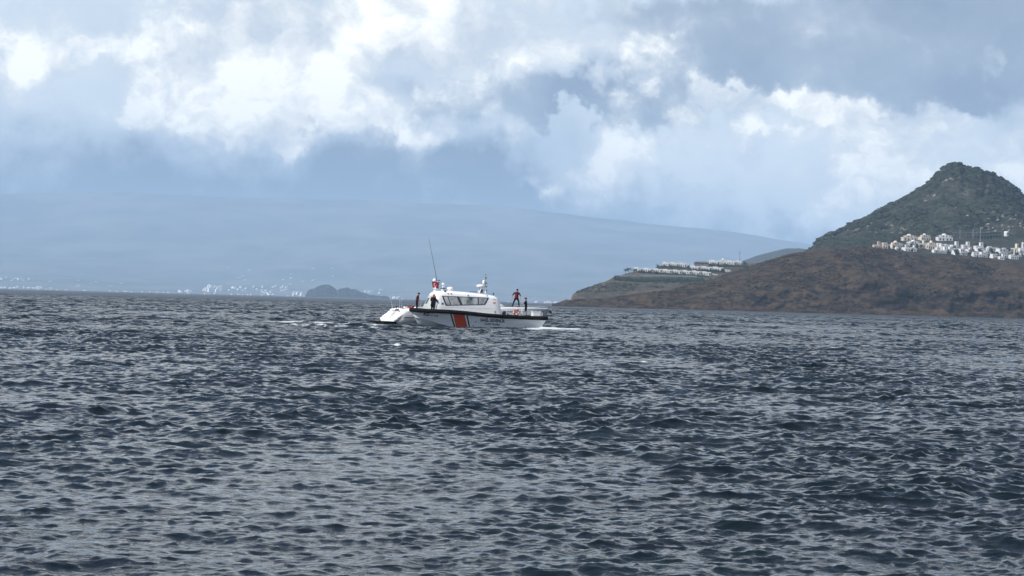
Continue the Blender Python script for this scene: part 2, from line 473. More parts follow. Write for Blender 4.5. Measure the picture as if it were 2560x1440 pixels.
# pale headland with the terraced estate
B_lines = [
    (2660, const(-3), 0.0), (2672, zrow([(1380, 770), (1424, 762), (1428, 752), (1440, 748), (2100, 740)], 2672), 0.3),
    (2684, zrow([(1380, 770), (1424, 762), (1428, 742), (1450, 735), (1500, 733), (1600, 728), (2100, 715)], 2684), 0.5),
    (2780, zrow([(1380, 775), (1424, 765), (1430, 737), (1445, 727), (1470, 719), (1500, 709), (1530, 703), (1600, 705), (1740, 706), (2100, 690)], 2780), 0.4),
    (2792, zrow([(1380, 775), (1424, 765), (1432, 740), (1500, 710), (1525, 698), (1532, 692), (1600, 690), (1700, 692), (1790, 695), (2100, 690)], 2792), 0.05),
    (2812, zrow([(1380, 775), (1424, 765), (1500, 712), (1532, 693), (1584, 678), (1680, 682), (1780, 691), (2100, 690)], 2812), 0.0),
    (2826, zrow([(1380, 775), (1424, 765), (1500, 714), (1532, 695), (1600, 680), (1640, 674), (1720, 676), (1812, 682), (2100, 680)], 2826), 0.0),
    (2850, zrow([(1380, 775), (1424, 765), (1500, 716), (1532, 697), (1600, 682), (1650, 664), (1716, 667), (1724, 673), (1810, 679), (2100, 675)], 2850), 0.0),
    (2885, zrow([(1380, 775), (1500, 718), (1600, 686), (1650, 668), (1735, 664), (1770, 662), (1860, 662), (2100, 650)], 2885), 0.0),
    (2940, zrow([(1380, 775), (1500, 722), (1600, 690), (1650, 672), (1735, 664), (1770, 660), (1860, 659), (2100, 650)], 2940), 0.1),
    (3100, const(-4), 0.3)]
me, B_field = loft('estate_headland', B_lines, 1380, 2100, 3.0, [6, 6, 24, 4, 4, 4, 4, 6, 6, 6], 4.0, 130, shift=5.0, cell=45.0)
B_mat = land_mat('dry_slope', (0.036, 0.040, 0.032), (0.095, 0.078, 0.062), (0.16, 0.125, 0.095), 30.0, (0.56, 0.70), 0.4, ((0.10, 0.085, 0.07), (0.24, 0.20, 0.16)))
tag(link('estate_headland', me, B_mat), kind='structure')
zB = surf(B_field)

# dark scrub mountain with the town on its foot
D_RIDGE = [(1960, 672), (2000, 655), (2032, 632), (2043, 613), (2060, 601), (2100, 577), (2150, 551), (2200, 524), (2250, 494), (2300, 462), (2335, 434), (2352, 415), (2366, 407), (2390, 407),
           (2404, 417), (2440, 422), (2480, 433), (2520, 456), (2560, 489), (2650, 550), (2800, 610), (3100, 680)]
dr = zrow(D_RIDGE, 3300.0)
D_lines = [
    (2610, zrow([(1960, 650), (2100, 640), (2200, 640), (2400, 655), (2560, 672), (2700, 690), (3100, 750)], 2610), 0.0),
    (2640, zrow([(1960, 680), (2040, 640), (2100, 628), (2200, 628), (2400, 644), (2560, 660), (2700, 676), (3100, 720)], 2640), 0.0),
    (2860, zrow([(1960, 680), (2025, 650), (2048, 624), (2150, 612), (2200, 604), (2260, 600), (2400, 599), (2560, 606), (3100, 680)], 2860), 0.05),
    (2940, zrow([(1960, 680), (2025, 650), (2046, 618), (2100, 604), (2200, 594), (2300, 590), (2440, 592), (2560, 590), (3100, 680)], 2940), 0.3),
    (3120, lambda p: dr(p) * 0.56 + 0.44 * zrow([(1960, 680), (2025, 650), (2046, 618), (2100, 604), (2200, 594), (2300, 590), (2440, 592), (2560, 590), (3100, 680)], 2940)(p), 1.0),
    (3300, dr, 0.30), (3420, lambda p: dr(p) - 40, 0.6), (3800, lambda p: dr(p) - 190, 0.6)]
me, D_field = loft('mountain', D_lines, 1960, 3100, 4.0, [4, 20, 14, 50, 54, 14, 8], 22.0, 160, shift=20.0, cell=75.0)
D_mat = land_mat('mountain_scrub', (0.012, 0.016, 0.012), (0.052, 0.055, 0.040), (0.14, 0.125, 0.105), 16.0, (0.62, 0.72), 0.2)
tag(link('mountain', me, D_mat), kind='structure')
zD = surf(D_field)

# hazy ridge between
C_R = [(1700, 690), (1840, 660), (1870, 648), (1900, 636), (1930, 627), (1965, 621), (2000, 621), (2040, 628), (2200, 660), (2500, 700)]
me, _f = loft('ridge', [(7200, const(-3), 0), (7900, zrow([(p, q + 40) for p, q in C_R], 7900), 1), (8400, zrow(C_R, 8400), 0.35), (9200, const(-4), 0.5)], 1700, 2500, 8, [14, 14, 6], 10, 190, cell=90)
tag(link('ridge', me, D_mat), kind='structure')

# islet
HK = 1.0
I_R = [(756, 750), (762, 740), (768, 728), (775, 721), (782, 722), (790, 716), (805, 713), (822, 712), (832, 717), (842, 725), (848, 722), (856, 720), (868, 719), (885, 723), (905, 730), (925, 737), (950, 740), (968, 741), (974, 747), (980, 754)]
ir = zrow(I_R, 8000.0)
me, _f = loft('islet', [(7900, const(-4), 0), (7935, lambda p: ir(p) * .55, 1.0), (8000, ir, 0.6), (8080, lambda p: ir(p) * .7, 1), (8250, const(-5), 0)], 752, 984, 1.5, [8, 12, 8, 8], 9.0, 210, cell=28.0)
tag(link('islet', me, D_mat), kind='structure')

# far coast and mountains across the strait
FAR = 11000.0
F_R = [(-1500, 520), (-600, 492), (-200, 484), (0, 488), (300, 482), (600, 494), (850, 500), (1000, 508), (1150, 513), (1300, 522), (1420, 534), (1500, 546), (1600, 556), (1700, 563), (1800, 574), (1900, 590), (2000, 604), (2060, 616), (2300, 640), (2700, 670), (4200, 720)]
f_low = zrow([(-1500, 670), (0, 713), (1280, 747), (2560, 778), (4200, 820)], 12000)
f_mid = zrow([(-1500, 640), (0, 680), (300, 690), (700, 702), (1000, 700), (1280, 710), (1900, 720), (2560, 745), (4200, 790)], 14000)
fr = zrow(F_R, 19500.0)
me, F_field = loft('far_coast', [(FAR - 60, const(-4), 0), (FAR, const(1.5), 0), (12000, f_low, 0.10), (14000, f_mid, 0.6), (17000, lambda p: f_mid(p) * .55 + fr(p) * .45, 1), (19500, fr, 0.35), (21500, lambda p: fr(p) * .2, 0.5)],
               -1500, 4200, 20, [2, 8, 12, 14, 14, 5], 120.0, 230, cell=1800.0)
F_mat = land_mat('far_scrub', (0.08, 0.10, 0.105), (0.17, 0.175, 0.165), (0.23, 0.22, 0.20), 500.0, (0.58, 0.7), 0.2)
tag(link('far_coast', me, F_mat), kind='structure')
zF = surf(F_field)

# ------------------------------------------------------------------ small mesh builders
def new_obj(name, bm, material, parent=None, smooth=False):
    bmesh.ops.recalc_face_normals(bm, faces=bm.faces)
    me = bpy.data.meshes.new(name); bm.to_mesh(me); bm.free()
    if smooth: me.polygons.foreach_set('use_smooth', np.ones(len(me.polygons), bool))
    return link(name, me, material, parent)

def box(bm, c, size, rz=0.0, bevel=0.0, ry=0.0):
    m = Matrix.Translation(c) @ Matrix.Rotation(rz, 4, 'Z') @ Matrix.Rotation(ry, 4, 'Y') @ Matrix.Diagonal((*size, 1))
    r = bmesh.ops.create_cube(bm, size=1.0, matrix=m)
    if bevel: bmesh.ops.bevel(bm, geom=list({e for v in r['verts'] for e in v.link_edges}), offset=bevel, segments=2, affect='EDGES')
def cyl(bm, p0, p1, r0, r1=None, seg=10):
    p0, p1 = Vector(p0), Vector(p1); r1 = r0 if r1 is None else r1
    q = (p1 - p0).to_track_quat('Z', 'Y').to_matrix().to_4x4()
    bmesh.ops.create_cone(bm, cap_ends=True, segments=seg, radius1=r0, radius2=r1, depth=(p1 - p0).length, matrix=Matrix.Translation((p0 + p1) / 2) @ q)
def ball(bm, c, r, scale=(1, 1, 1), seg=16):
    bmesh.ops.create_uvsphere(bm, u_segments=seg, v_segments=max(6, seg // 2), radius=r, matrix=Matrix.Translation(c) @ Matrix.Diagonal((*scale, 1)))
def tube(bm, pts, r, seg=8):
    for a, b_ in zip(pts[:-1], pts[1:]): cyl(bm, a, b_, r, r, seg)
    for p in pts[1:-1]: ball(bm, p, r * 1.02, seg=8)
def part(name, material, parent, fn, smooth=False):
    bm = bmesh.new(); fn(bm); return new_obj(name, bm, material, parent, smooth)
def patch(name, f, n, m, material, parent, thick=0.0):
    """sheet over f(a,b), a,b in 0..1"""
    co = np.array([[f(i / n, j / m) for i in range(n + 1)] for j in range(m + 1)], float)
    return link(name, grid_mesh(name, co), material, parent)
def lettering(name, body, size, conform, material, parent, bold=0.0, shear=0.0, width=None):
    cu = bpy.data.curves.new(name, 'FONT'); cu.body = body; cu.size = size; cu.align_x = 'CENTER'; cu.align_y = 'CENTER'
    cu.offset = bold; cu.shear = shear; cu.resolution_u = 3
    o = bpy.data.objects.new(name, cu); COL.objects.link(o)
    dg = bpy.context.evaluated_depsgraph_get()
    me = bpy.data.meshes.new_from_object(o.evaluated_get(dg)); bpy.data.objects.remove(o)
    xs = [v.co.x for v in me.vertices]; k = width / (max(xs) - min(xs)) if width else 1.0
    bm = bmesh.new(); bm.from_mesh(me)
    for v in bm.verts: v.co = conform(v.co.x * k, v.co.y)
    bm.to_mesh(me); bm.free(); me.name = name; me.materials.clear()
    return link(name, me, material, parent)

# ------------------------------------------------------------------ boat materials
M = {}
M['gelcoat'] = worn_or_lit('white_gelcoat', (0.80, 0.81, 0.81), (0.74, 0.75, 0.745), 1.3, 0.28, (1, 1, 2), 0.5)
M['hullwhite'] = worn_or_lit('white_hull_paint', (0.78, 0.79, 0.79), (0.68, 0.69, 0.685), 0.9, 0.35, (0.7, 1, 3), 0.5)
M['rubber'] = worn_or_lit('black_rubber', (0.005, 0.005, 0.006), (0.012, 0.012, 0.013), 3.0, 0.9, (1, 1, 1), 0.12)
M['orange'] = worn_or_lit('orange_paint', (0.58, 0.062, 0.012), (0.48, 0.05, 0.012), 2.0, 0.4, (1, 1, 2), 0.5)
M['black'] = mat('black_paint', (0.012, 0.012, 0.014), 0.45)
M['letter'] = mat('navy_lettering', (0.008, 0.010, 0.014), 0.6)
M['glass'] = worn_or_lit('daylit_cabin_glass', (0.06, 0.075, 0.08), (0.50, 0.53, 0.53), 1.1, 0.08, (1, .2, .7), 0.6)  # opaque panes; pale patches paint in the daylight seen through the cabin
M['dglass'] = mat('dark_glass', (0.02, 0.025, 0.028), 0.06, 0.6)
M['greypanel'] = worn_or_lit('grey_panel', (0.30, 0.325, 0.31), (0.40, 0.42, 0.41), 1.5, 0.5)
M['panel'] = worn_or_lit('shaded_white_panel', (0.58, 0.58, 0.57), (0.50, 0.50, 0.49), 2.0, 0.5)  # grey tone paints shade into the white transom recess
M['steel'] = mat('stainless_tube', (0.62, 0.63, 0.64), 0.28, 0.5, 0.6)
M['alu'] = mat('white_tube', (0.75, 0.75, 0.74), 0.4)
M['deck'] = worn_or_lit('deck_grey', (0.42, 0.43, 0.43), (0.50, 0.51, 0.51), 4.0, 0.8)
M['darkgrey'] = mat('dark_grey_plastic', (0.05, 0.052, 0.055), 0.5)
M['red'] = mat('red_cloth', (0.42, 0.035, 0.03), 0.85)
M['flagred'] = mat('red_bunting', (0.40, 0.018, 0.022), 0.85)
M['white'] = mat('white_plain', (0.80, 0.80, 0.79), 0.5)
M['olive'] = mat('pale_green_housing', (0.36, 0.42, 0.30), 0.5)
M['buoy'] = mat('orange_buoy_foam', (0.55, 0.09, 0.035), 0.6)
M['blue'] = mat('blue_emblem', (0.05, 0.10, 0.35), 0.5)
M['navy'] = mat('navy_cloth', (0.006, 0.007, 0.010), 0.95, 0.1)
M['trouser'] = mat('dark_trouser_cloth', (0.007, 0.008, 0.012), 0.95, 0.1)
M['vest'] = mat('red_vest_cloth', (0.13, 0.012, 0.011), 0.9, 0.1)
M['skin'] = mat('skin', (0.40, 0.22, 0.15), 0.6)
M['hair'] = mat('dark_hair', (0.012, 0.010, 0.009), 0.7)

# ------------------------------------------------------------------ coast guard boat (local x runs bow -> stern, bow at -x)
YAW = math.radians(16)
CG = empty('coast_guard_boat', (at(1192, 819, BOAT_Y).x, BOAT_Y, 0.0), YAW)
tag(CG, 'white coast guard patrol boat with black rubber fender and slanted orange stripe', 'boat')
HL = 6.62
FT = np.array([(-6.62, 1.73), (-5.3, 1.66), (-3.4, 1.64), (-1.7, 1.55), (0.1, 1.40), (1.9, 1.30), (3.7, 1.26), (5.4, 1.23), (6.62, 1.22)])
f_top = lambda x: float(np.interp(x, FT[:, 0], FT[:, 1]))
def beam(x):
    if x < -1.6: return 1.98 * max(0.0, 1 - ((-x - 1.6) / 5.02) ** 2.7) ** 0.58
    return 1.98 - 0.10 * max(0.0, (x - 3) / 3.6)
def keel(x): return float(np.interp(x, [-6.62, -6.45, -6.2, -5.75, -4.6, -2, 6.6], [1.35, 1.05, 0.62, -0.05, -0.5, -0.65, -0.55]))
def chine_z(x): return float(np.interp(x, [-6.62, -6.3, -5.6, -4.8, -4.0, -3.0, -2.0, 0, 6.6], [1.36, 0.86, 0.70, 0.52, 0.26, 0.03, -0.10, -0.18, -0.2]))
def chine_b(x): return beam(x) * float(np.interp(x, [-6.62, -5.5, -3, 0, 6.6], [0.45, 0.60, 0.84, 0.93, 0.95]))
def section(x):
    b_, zs, zc, zk, bc = beam(x), f_top(x) - 0.16, chine_z(x), keel(x), chine_b(x)
    zc = max(zc, zk + 0.02)
    side = [(bc + (b_ - bc) * t_ ** 1.35 if b_ > 0 else 0, zc + (zs - zc) * t_) for t_ in (0, .02, .15, .35, .6, .82, 1.0)]
    side[0] = (bc * 0.985, zc - 0.035)
    return [(0, zk), (bc * .5, zk + (zc - zk) * .46), (bc * .93, zc - 0.045)] + side
def hull_y(x, z):
    s_ = section(x)[3:]
    return float(np.interp(z, [p[1] for p in s_], [p[0] for p in s_]))
def rake(x, z): return x - max(0.0, (x - 5.2) / 1.4) * 0.62 * max(0.0, (1.05 - z))
xs = list(-HL + 0.02 + (np.linspace(0, 1, 15) ** 1.8) * 2.2) + list(np.linspace(-4.2, 6.6, 28))
full = []
for x in xs:
    s_ = section(x)
    full.append([(rake(x, z), -y, z) for y, z in s_[::-1]] + [(rake(x, z), y, z) for y, z in s_[1:]])
hull_me = grid_mesh('hull', np.array(full), smooth=False)
bm = bmesh.new(); bm.from_mesh(hull_me)
bm.verts.ensure_lookup_table(); nn = len(full[0])
bm.faces.new([bm.verts[(len(xs) - 1) * nn + i] for i in range(nn)])       # transom
for f in bm.faces: f.smooth = len(f.verts) == 4
for e in bm.edges:
    if len(e.link_faces) == 2 and e.calc_face_angle(0) > 0.45: e.smooth = False
hull = new_obj('hull', bm, M['hullwhite'], CG)
bpy.data.meshes.remove(hull_me)

def side_pt(x, z, off=0.008): return (rake(x, z), -(hull_y(x, z) + off), z)
def stripe(name, xt0, xt1, xb0, xb1, material, off):
    zt = lambda x: f_top(x) - 0.32; zb = -0.14
    def f(a, b_):
        x = (xb0 + (xb1 - xb0) * a) * (1 - b_) + (xt0 + (xt1 - xt0) * a) * b_
        return side_pt(x, max(chine_z(x) + .005, zb) * (1 - b_) + zt(x) * b_, off)
    o = patch(name, f, 8, 8, material, hull)
    # same band on the far side
    f2 = lambda a, b_: (lambda p: (p[0], -p[1], p[2]))(f(a, b_))
    patch(name, f2, 8, 8, material, hull)
lx = lambda zx: ((900 + zx / 4.571 - 1192) / 25.55 - 0.53) / 0.961     # column of the enlarged photo -> metres along the near side
stripe('orange_stripe', lx(1066), lx(1196), lx(1112), lx(1242), M['orange'], 0.008)
stripe('black_stripe', lx(1033), lx(1050), lx(1088), lx(1105), M['black'], 0.009)
stripe('black_stripe', lx(1214), lx(1230), lx(1257), lx(1273), M['black'], 0.009)
def on_hull(cx, cz, tilt=0.0):
    return lambda u, v: Vector(side_pt(cx + u, cz + v + tilt * u, 0.012))
lettering('lettering', 'KB-112', 0.40, on_hull(lx(835), 1.12, -0.035), M['letter'], hull, 0.010, 0.15, 1.30)
lettering('lettering', 'SAHİL GÜVENLİK', 0.40, on_hull(lx(1515), 0.69, -0.03), M['letter'], hull, 0.016, 0.0, 2.5)
lettering('lettering', 'COAST GUARD', 0.27, on_hull(lx(1512), 0.34, -0.03), M['letter'], hull, 0.008, 0.0, 1.60)
for zx, z in ((1325, .54), (1300, .16), (1895, .16)):
    part('drain', M['black'], hull, lambda bm: cyl(bm, side_pt(lx(zx), z, -0.03), side_pt(lx(zx), z, 0.02), 0.055, seg=12))
# rubbing strake swept round bow and sides
path = [(x, -beam(x), f_top(x)) for x in np.linspace(6.6, -1.6, 22)]
tb = np.linspace(0, 1, 16)[1:]
near = [(-1.6 - 5.0 * (1 - (1 - q) ** 1.9)) for q in tb]
path += [(x, -beam(x), f_top(x)) for x in near]
path += [(x, beam(x), z) for x, y, z in [(p[0], 0, p[2]) for p in path[::-1][1:]]]
prof = [(-.06, 0.02), (.11, 0.02), (.21, -.04), (.235, -.17), (.21, -.30), (.11, -.365), (-.06, -.365)]
rowsF = []
for i, p in enumerate(path):
    a_, b_ = Vector(path[max(i - 1, 0)]), Vector(path[min(i + 1, len(path) - 1)])
    tdir = (b_ - a_); tdir.z = 0; tdir.normalize()
    nrm = Vector((tdir.y, -tdir.x, 0)) * -1
    if nrm.dot(Vector((p[0] + 1.5, p[1] * 2.0, 0))) < 0 and abs(p[1]) > 0.01: nrm = -nrm
    if abs(p[1]) <= 0.3 and p[0] < -5: nrm = Vector((-1, p[1] * 2.5, 0)).normalized()
    rowsF.append([(p[0] + nrm.x * u, p[1] + nrm.y * u, p[2] + v) for u, v in prof])
fm_ = grid_mesh('fender', np.array(rowsF), wrap=True)
bm = bmesh.new(); bm.from_mesh(fm_); bpy.data.meshes.remove(fm_)
bmesh.ops.holes_fill(bm, edges=[e for e in bm.edges if e.is_boundary])
new_obj('fender', bm, M['rubber'], CG, True)
# deck
dz_ = lambda x: float(np.interp(x, [-6.6, -4, -1, 2, 6.6], [1.38, 1.38, 1.30, 1.20, 1.16]))
patch('deck', lambda a, b_: (lambda x: (x, (b_ * 2 - 1) * beam(x) * .985, dz_(x)))(-6.55 + 13.1 * a), 40, 4, M['deck'], CG)
part('transom_rail_pad', M['rubber'], CG, lambda bm: box(bm, (6.66, 0, 1.06), (0.14, 3.7, 0.28), bevel=0.04))
# water jets under the stern
for sgn in (-1, 1):
    jet = part('water_jet', M['rubber'], CG, lambda bm: (box(bm, (6.12, sgn * 1.45, 0.13), (0.75, 0.62, 0.42), bevel=0.12), cyl(bm, (6.3, sgn * 1.45, 0.06), (6.75, sgn * 1.45, -0.02), 0.2, 0.16, 14)))

# cabin: a rounded raked front, leaning sides, roof falling aft
ROOF = np.array([(-6, 3.16), (-5.2, 3.22), (-4.7, 3.29), (-4.2, 3.40), (-3.0, 3.42), (-1.5, 3.36), (0.0, 3.25), (1.2, 3.13), (1.7, 3.02), (2.2, 2.8)])
roof_z = lambda x: float(np.interp(x, ROOF[:, 0], ROOF[:, 1]))
SL = [0, .10, .28, .45, .62, .80, .90, .96, 1.0]
cw = lambda s_: float(np.interp(s_, SL, [1.62, 1.61, 1.59, 1.56, 1.51, 1.45, 1.39, 1.28, 1.10]))
cr = lambda s_: float(np.interp(s_, SL, [2.08, 2.05, 2.0, 1.95, 1.9, 1.82, 1.74, 1.62, 1.38]))
cf = lambda s_: float(np.interp(s_, SL, [-5.75, -5.66, -5.48, -5.30, -5.12, -4.92, -4.80, -4.68, -4.5]))
cc = lambda s_: float(np.interp(s_, SL, [-4.15, -4.14, -4.1, -4.07, -4.03, -3.98, -3.93, -3.85, -3.7]))
Z0 = 1.15
def cz(x, s_): return Z0 + (roof_z(x) - Z0) * s_
def front_pt(u, s_, off=0.0):
    w = cw(s_) + off
    x = cc(s_) + (cf(s_) - off - cc(s_)) * math.sin(math.pi * u) ** 0.85
    return (x, -w * math.cos(math.pi * u), cz(x, s_))
def cab_side(x, z, off=0.006, sgn=-1):
    s_ = (z - Z0) / (roof_z(x) - Z0); return (x, sgn * (cw(s_) + off), z)
rings = []
for s_ in SL:
    x0, x1, w = cc(s_), cr(s_), cw(s_)
    ring = [(x, -w, cz(x, s_)) for x in np.linspace(x1 - .15, x0, 14)]
    ring += [front_pt(u, s_) for u in np.linspace(0, 1, 17)[1:-1]]
    ring += [(x, w, cz(x, s_)) for x in np.linspace(x0, x1 - .15, 14)]
    ring += [(x1, w * f_, cz(x1, s_)) for f_ in (.93, .4, -.4, -.93)]
    rings.append(ring)
top = [(x * .93 - 0.1, y * 0.55, z + 0.05) for x, y, z in rings[-1]]
rings.append(top)
cm_ = grid_mesh('cabin', np.array(rings), wrap=True)
bm = bmesh.new(); bm.from_mesh(cm_); bpy.data.meshes.remove(cm_)
bm.verts.ensure_lookup_table(); nr = len(top)
bm.faces.new([bm.verts[(len(rings) - 1) * nr + i] for i in range(nr)])
for f in bm.faces: f.smooth = True
cabin = new_obj('cabin', bm, M['gelcoat'], CG)
for p in cabin.data.polygons: p.use_smooth = True

def band(name, quad, material, parent, off, sgn=-1, n=10, m=4):
    """quad: four (x,z) corners, top-left, top-right, bottom-right, bottom-left"""
    (ax, az_), (bx, bz), (cx, cz_), (dx_, dz2) = quad
    def f(a, b_):
        x = (ax * (1 - a) + bx * a) * (1 - b_) + (dx_ * (1 - a) + cx * a) * b_
        z = (az_ * (1 - a) + bz * a) * (1 - b_) + (dz2 * (1 - a) + cz_ * a) * b_
        return cab_side(x, z, off, sgn)
    return patch(name, f, n, m, material, parent)
for sgn in (-1, 1):
    wf = band('window_band', [(-3.98, 2.98), (0.78, 2.92), (0.36, 2.20), (-3.62, 2.03)], M['black'], cabin, 0.010, sgn)
    for q in ([(-3.80, 2.91), (-3.42, 2.905), (-3.12, 2.11), (-3.50, 2.10)],
              [(-3.33, 2.905), (-2.48, 2.895), (-2.12, 2.155), (-3.03, 2.115)],
              [(-2.28, 2.89), (-0.38, 2.865), (-0.38, 2.235), (-1.92, 2.17)],
              [(-0.28, 2.862), (0.60, 2.85), (0.26, 2.265), (-0.28, 2.24)]):
        band('window_pane', q, M['glass'], wf, 0.016, sgn)
    band('seam', [(-3.9, 1.905), (1.95, 1.84), (1.95, 1.825), (-3.9, 1.89)], M['greypanel'], cabin, 0.006, sgn)
# arched front: pale frame, grey inner panel, dark square pane
fp = patch('front_panel', lambda a, b_: front_pt(0.10 + 0.62 * a * (1 - .0 * b_), 0.08 + (0.80 - 0.30 * (2 * a - 1) ** 4) * b_, 0.012), 20, 10, M['greypanel'], cabin)
patch('front_pane', lambda a, b_: front_pt(0.175 + 0.075 * a, 0.40 + 0.25 * b_, 0.022), 4, 4, M['dglass'], fp)
patch('front_pane', lambda a, b_: front_pt(0.40 + 0.22 * a, 0.50 + 0.26 * b_, 0.022), 6, 4, M['dglass'], fp)
part('handrail', M['alu'], cabin, lambda bm: tube(bm, [front_pt(0.10, s_, 0.07) for s_ in (.12, .3, .5, .68)], 0.022))
M['fadedred'] = mat('faded_red_emblem', (0.55, 0.30, 0.27), 0.6)
band('badge', [(1.17, 2.52), (1.43, 2.515), (1.43, 2.30), (1.17, 2.305)], M['fadedred'], cabin, 0.008, -1, 2, 2)
band('badge', [(1.12, 2.80), (1.50, 2.79), (1.50, 2.70), (1.12, 2.71)], M['greypanel'], cabin, 0.008, -1, 2, 2)
band('emblem', [(-4.02, 2.32), (-3.80, 2.31), (-3.78, 2.12), (-4.0, 2.12)], M['blue'], cabin, 0.008, -1, 2, 2)
for x in (-3.35, -3.05, -1.35, 0.6):
    part('deck_light', M['black'], cabin, lambda bm: box(bm, cab_side(x, 3.10 + (0.12 if x < -3 else 0), 0.03), (0.11, 0.09, 0.07), bevel=0.015))
part('vent', M['greypanel'], cabin, lambda bm: box(bm, (1.36, -1.60, 1.55), (0.14, 0.06, 0.24), bevel=0.01))
part('rear_door', M['greypanel'], cabin, lambda bm: box(bm, (2.03, 0.3, 1.95), (0.06, 0.72, 1.45), bevel=0.02, ry=-0.09))

def rx(zx): return ((900 + zx / 4.571 - 1192) / 25.55) / 0.961
fore = part('fore_mast', M['gelcoat'], CG, lambda bm: (cyl(bm, (-4.35, 0.22, 3.30), (-4.28, 0.10, 4.35), 0.07, 0.05), cyl(bm, (-4.35, -0.22, 3.30), (-4.28, -0.10, 4.35), 0.07, 0.05),
             box(bm, (-4.28, 0, 3.62), (0.42, 0.52, 0.07), bevel=0.02), box(bm, (-4.15, 0, 4.36), (0.62, 0.34, 0.06), bevel=0.02)))
part('dome_antenna', M['white'], fore, lambda bm: (cyl(bm, (-4.38, 0, 4.36), (-4.38, 0, 4.50), 0.17, 0.17, 18), ball(bm, (-4.38, 0, 4.50), 0.17, (1, 1, .8), 18)), True)
part('direction_finder', M['darkgrey'], fore, lambda bm: (cyl(bm, (-3.95, 0, 4.02), (-3.95, 0, 4.56), 0.025), box(bm, (-3.93, 0, 4.45), (0.30, 0.05, 0.035)), box(bm, (-3.93, 0, 4.28), (0.22, 0.05, 0.035)), cyl(bm, (-3.9, -.18, 4.4), (-3.9, .18, 4.4), 0.025)))
part('whip_antenna', M['darkgrey'], CG, lambda bm: (cyl(bm, (-4.12, 0.05, 4.36), (-4.30, 0.05, 5.2), 0.032, 0.024, 8), cyl(bm, (-4.30, 0.05, 5.2), (-5.06, 0.05, 8.55), 0.024, 0.010, 8)))
sl_ = part('searchlight', M['white'], CG, lambda bm: (cyl(bm, (rx(940), 0, 3.50), (rx(940), 0, 3.62), 0.26, 0.22, 18), cyl(bm, (rx(940), 0, 3.62), (rx(940), 0, 3.98), 0.11, 0.09, 14), ball(bm, (rx(940), 0, 4.08), 0.185, (1, 1, .9), 18)), True)
part('collar', M['darkgrey'], sl_, lambda bm: cyl(bm, (rx(940), 0, 3.64), (rx(940), 0, 3.71), 0.27, 0.27, 18))
part('satellite_dome', M['white'], CG, lambda bm: (cyl(bm, (rx(1020), 0, 3.50), (rx(1020), 0, 3.60), 0.26, 0.30, 20), cyl(bm, (rx(1020), 0, 3.60), (rx(1020), 0, 3.76), 0.31, 0.31, 20), ball(bm, (rx(1020), 0, 3.76), 0.31, (1, 1, .35), 20)), True)
part('horn', M['black'], CG, lambda bm: (ball(bm, (lx(985) + .05, -1.22, 3.44), 0.10, (1, 1, 1), 12), cyl(bm, (lx(985) + .05, -1.2, 3.3), (lx(985) + .05, -1.2, 3.44), 0.03)))
part('solar_plate', M['darkgrey'], CG, lambda bm: box(bm, (rx(1290), 0, 3.45), (0.66, 0.8, 0.04), bevel=0.01, ry=0.05))
rd = part('radar_mast', M['gelcoat'], CG, lambda bm: [cyl(bm, (rx(1365) + dx_ , dy_, 3.30), (rx(1385) + dx_ * .6, dy_ * .7, 3.90), 0.05, 0.04) for dx_ in (-.22, .42) for dy_ in (-.3, .3)] + [box(bm, (rx(1385), 0, 3.88), (0.62, 0.5, 0.05), bevel=0.01)])
part('radome', M['white'], rd, lambda bm: (cyl(bm, (rx(1365), 0, 3.90), (rx(1365), 0, 3.95), 0.2, 0.2, 18), cyl(bm, (rx(1365), 0, 3.95), (rx(1365), 0, 4.10), 0.38, 0.38, 24), ball(bm, (rx(1365), 0, 4.10), 0.38, (1, 1, .22), 24)), True)
part('equipment_box', M['darkgrey'], rd, lambda bm: box(bm, (rx(1375), 0, 3.56), (0.24, 0.3, 0.36), bevel=0.02))
pole = part('signal_mast', M['olive'], CG, lambda bm: (cyl(bm, (rx(1425), 0, 3.30), (rx(1418), 0, 5.15), 0.055, 0.03), box(bm, (rx(1420), 0, 4.22), (0.36, 0.5, 0.05)), box(bm, (rx(1418), 0, 4.78), (0.26, 0.4, 0.04))))
part('dome_antenna', M['white'], pole, lambda bm: (cyl(bm, (rx(1398), -.1, 4.25), (rx(1398), -.1, 4.5), 0.12, 0.12, 14), ball(bm, (rx(1398), -.1, 4.5), 0.13, seg=14)), True)
for dx_, z in ((0.10, 4.33), (0.13, 3.98), (0.14, 3.62), (0.02, 5.14), (-0.03, 4.84), (0.08, 4.86)):
    part('navigation_light', M['darkgrey'], pole, lambda bm: (cyl(bm, (rx(1420) + dx_, 0, z - .05), (rx(1420) + dx_, 0, z + .06), 0.045, 0.045), cyl(bm, (rx(1420), 0, z - .03), (rx(1420) + dx_, 0, z - .03), 0.015)))
part('stern_light', M['black'], CG, lambda bm: cyl(bm, (rx(1505), -0.3, 3.20), (rx(1505), -0.3, 3.40), 0.07, 0.06, 12))
# guard rails and gear on the after deck
def rail(pts, h, name='guard_rail', posts=True):
    def fn(bm):
        tp = [(x, y, dz_(x) + h) for x, y in pts]
        tube(bm, tp, 0.022); tube(bm, [(x, y, dz_(x) + h * .5) for x, y in pts], 0.016)
        for x, y in pts: cyl(bm, (x, y, dz_(x)), (x, y, dz_(x) + h), 0.022)
    return part(name, M['alu'], CG, fn)
rail([(x, -1.84) for x in (2.45, 3.25, 3.95)], 0.55); rail([(x, -1.82) for x in (4.35, 5.2, 6.1)], 0.42)
rail([(x, 1.84) for x in (2.45, 3.4, 4.3, 5.2, 6.1)], 0.55)
part('boarding_handle', M['alu'], CG, lambda bm: [tube(bm, [(x, -1.86, dz_(x)), (x, -1.86, dz_(x) + .62), (x + .07, -1.86, dz_(x) + .70), (x + .20, -1.86, dz_(x) + .70)], 0.028) for x in (3.98,)])
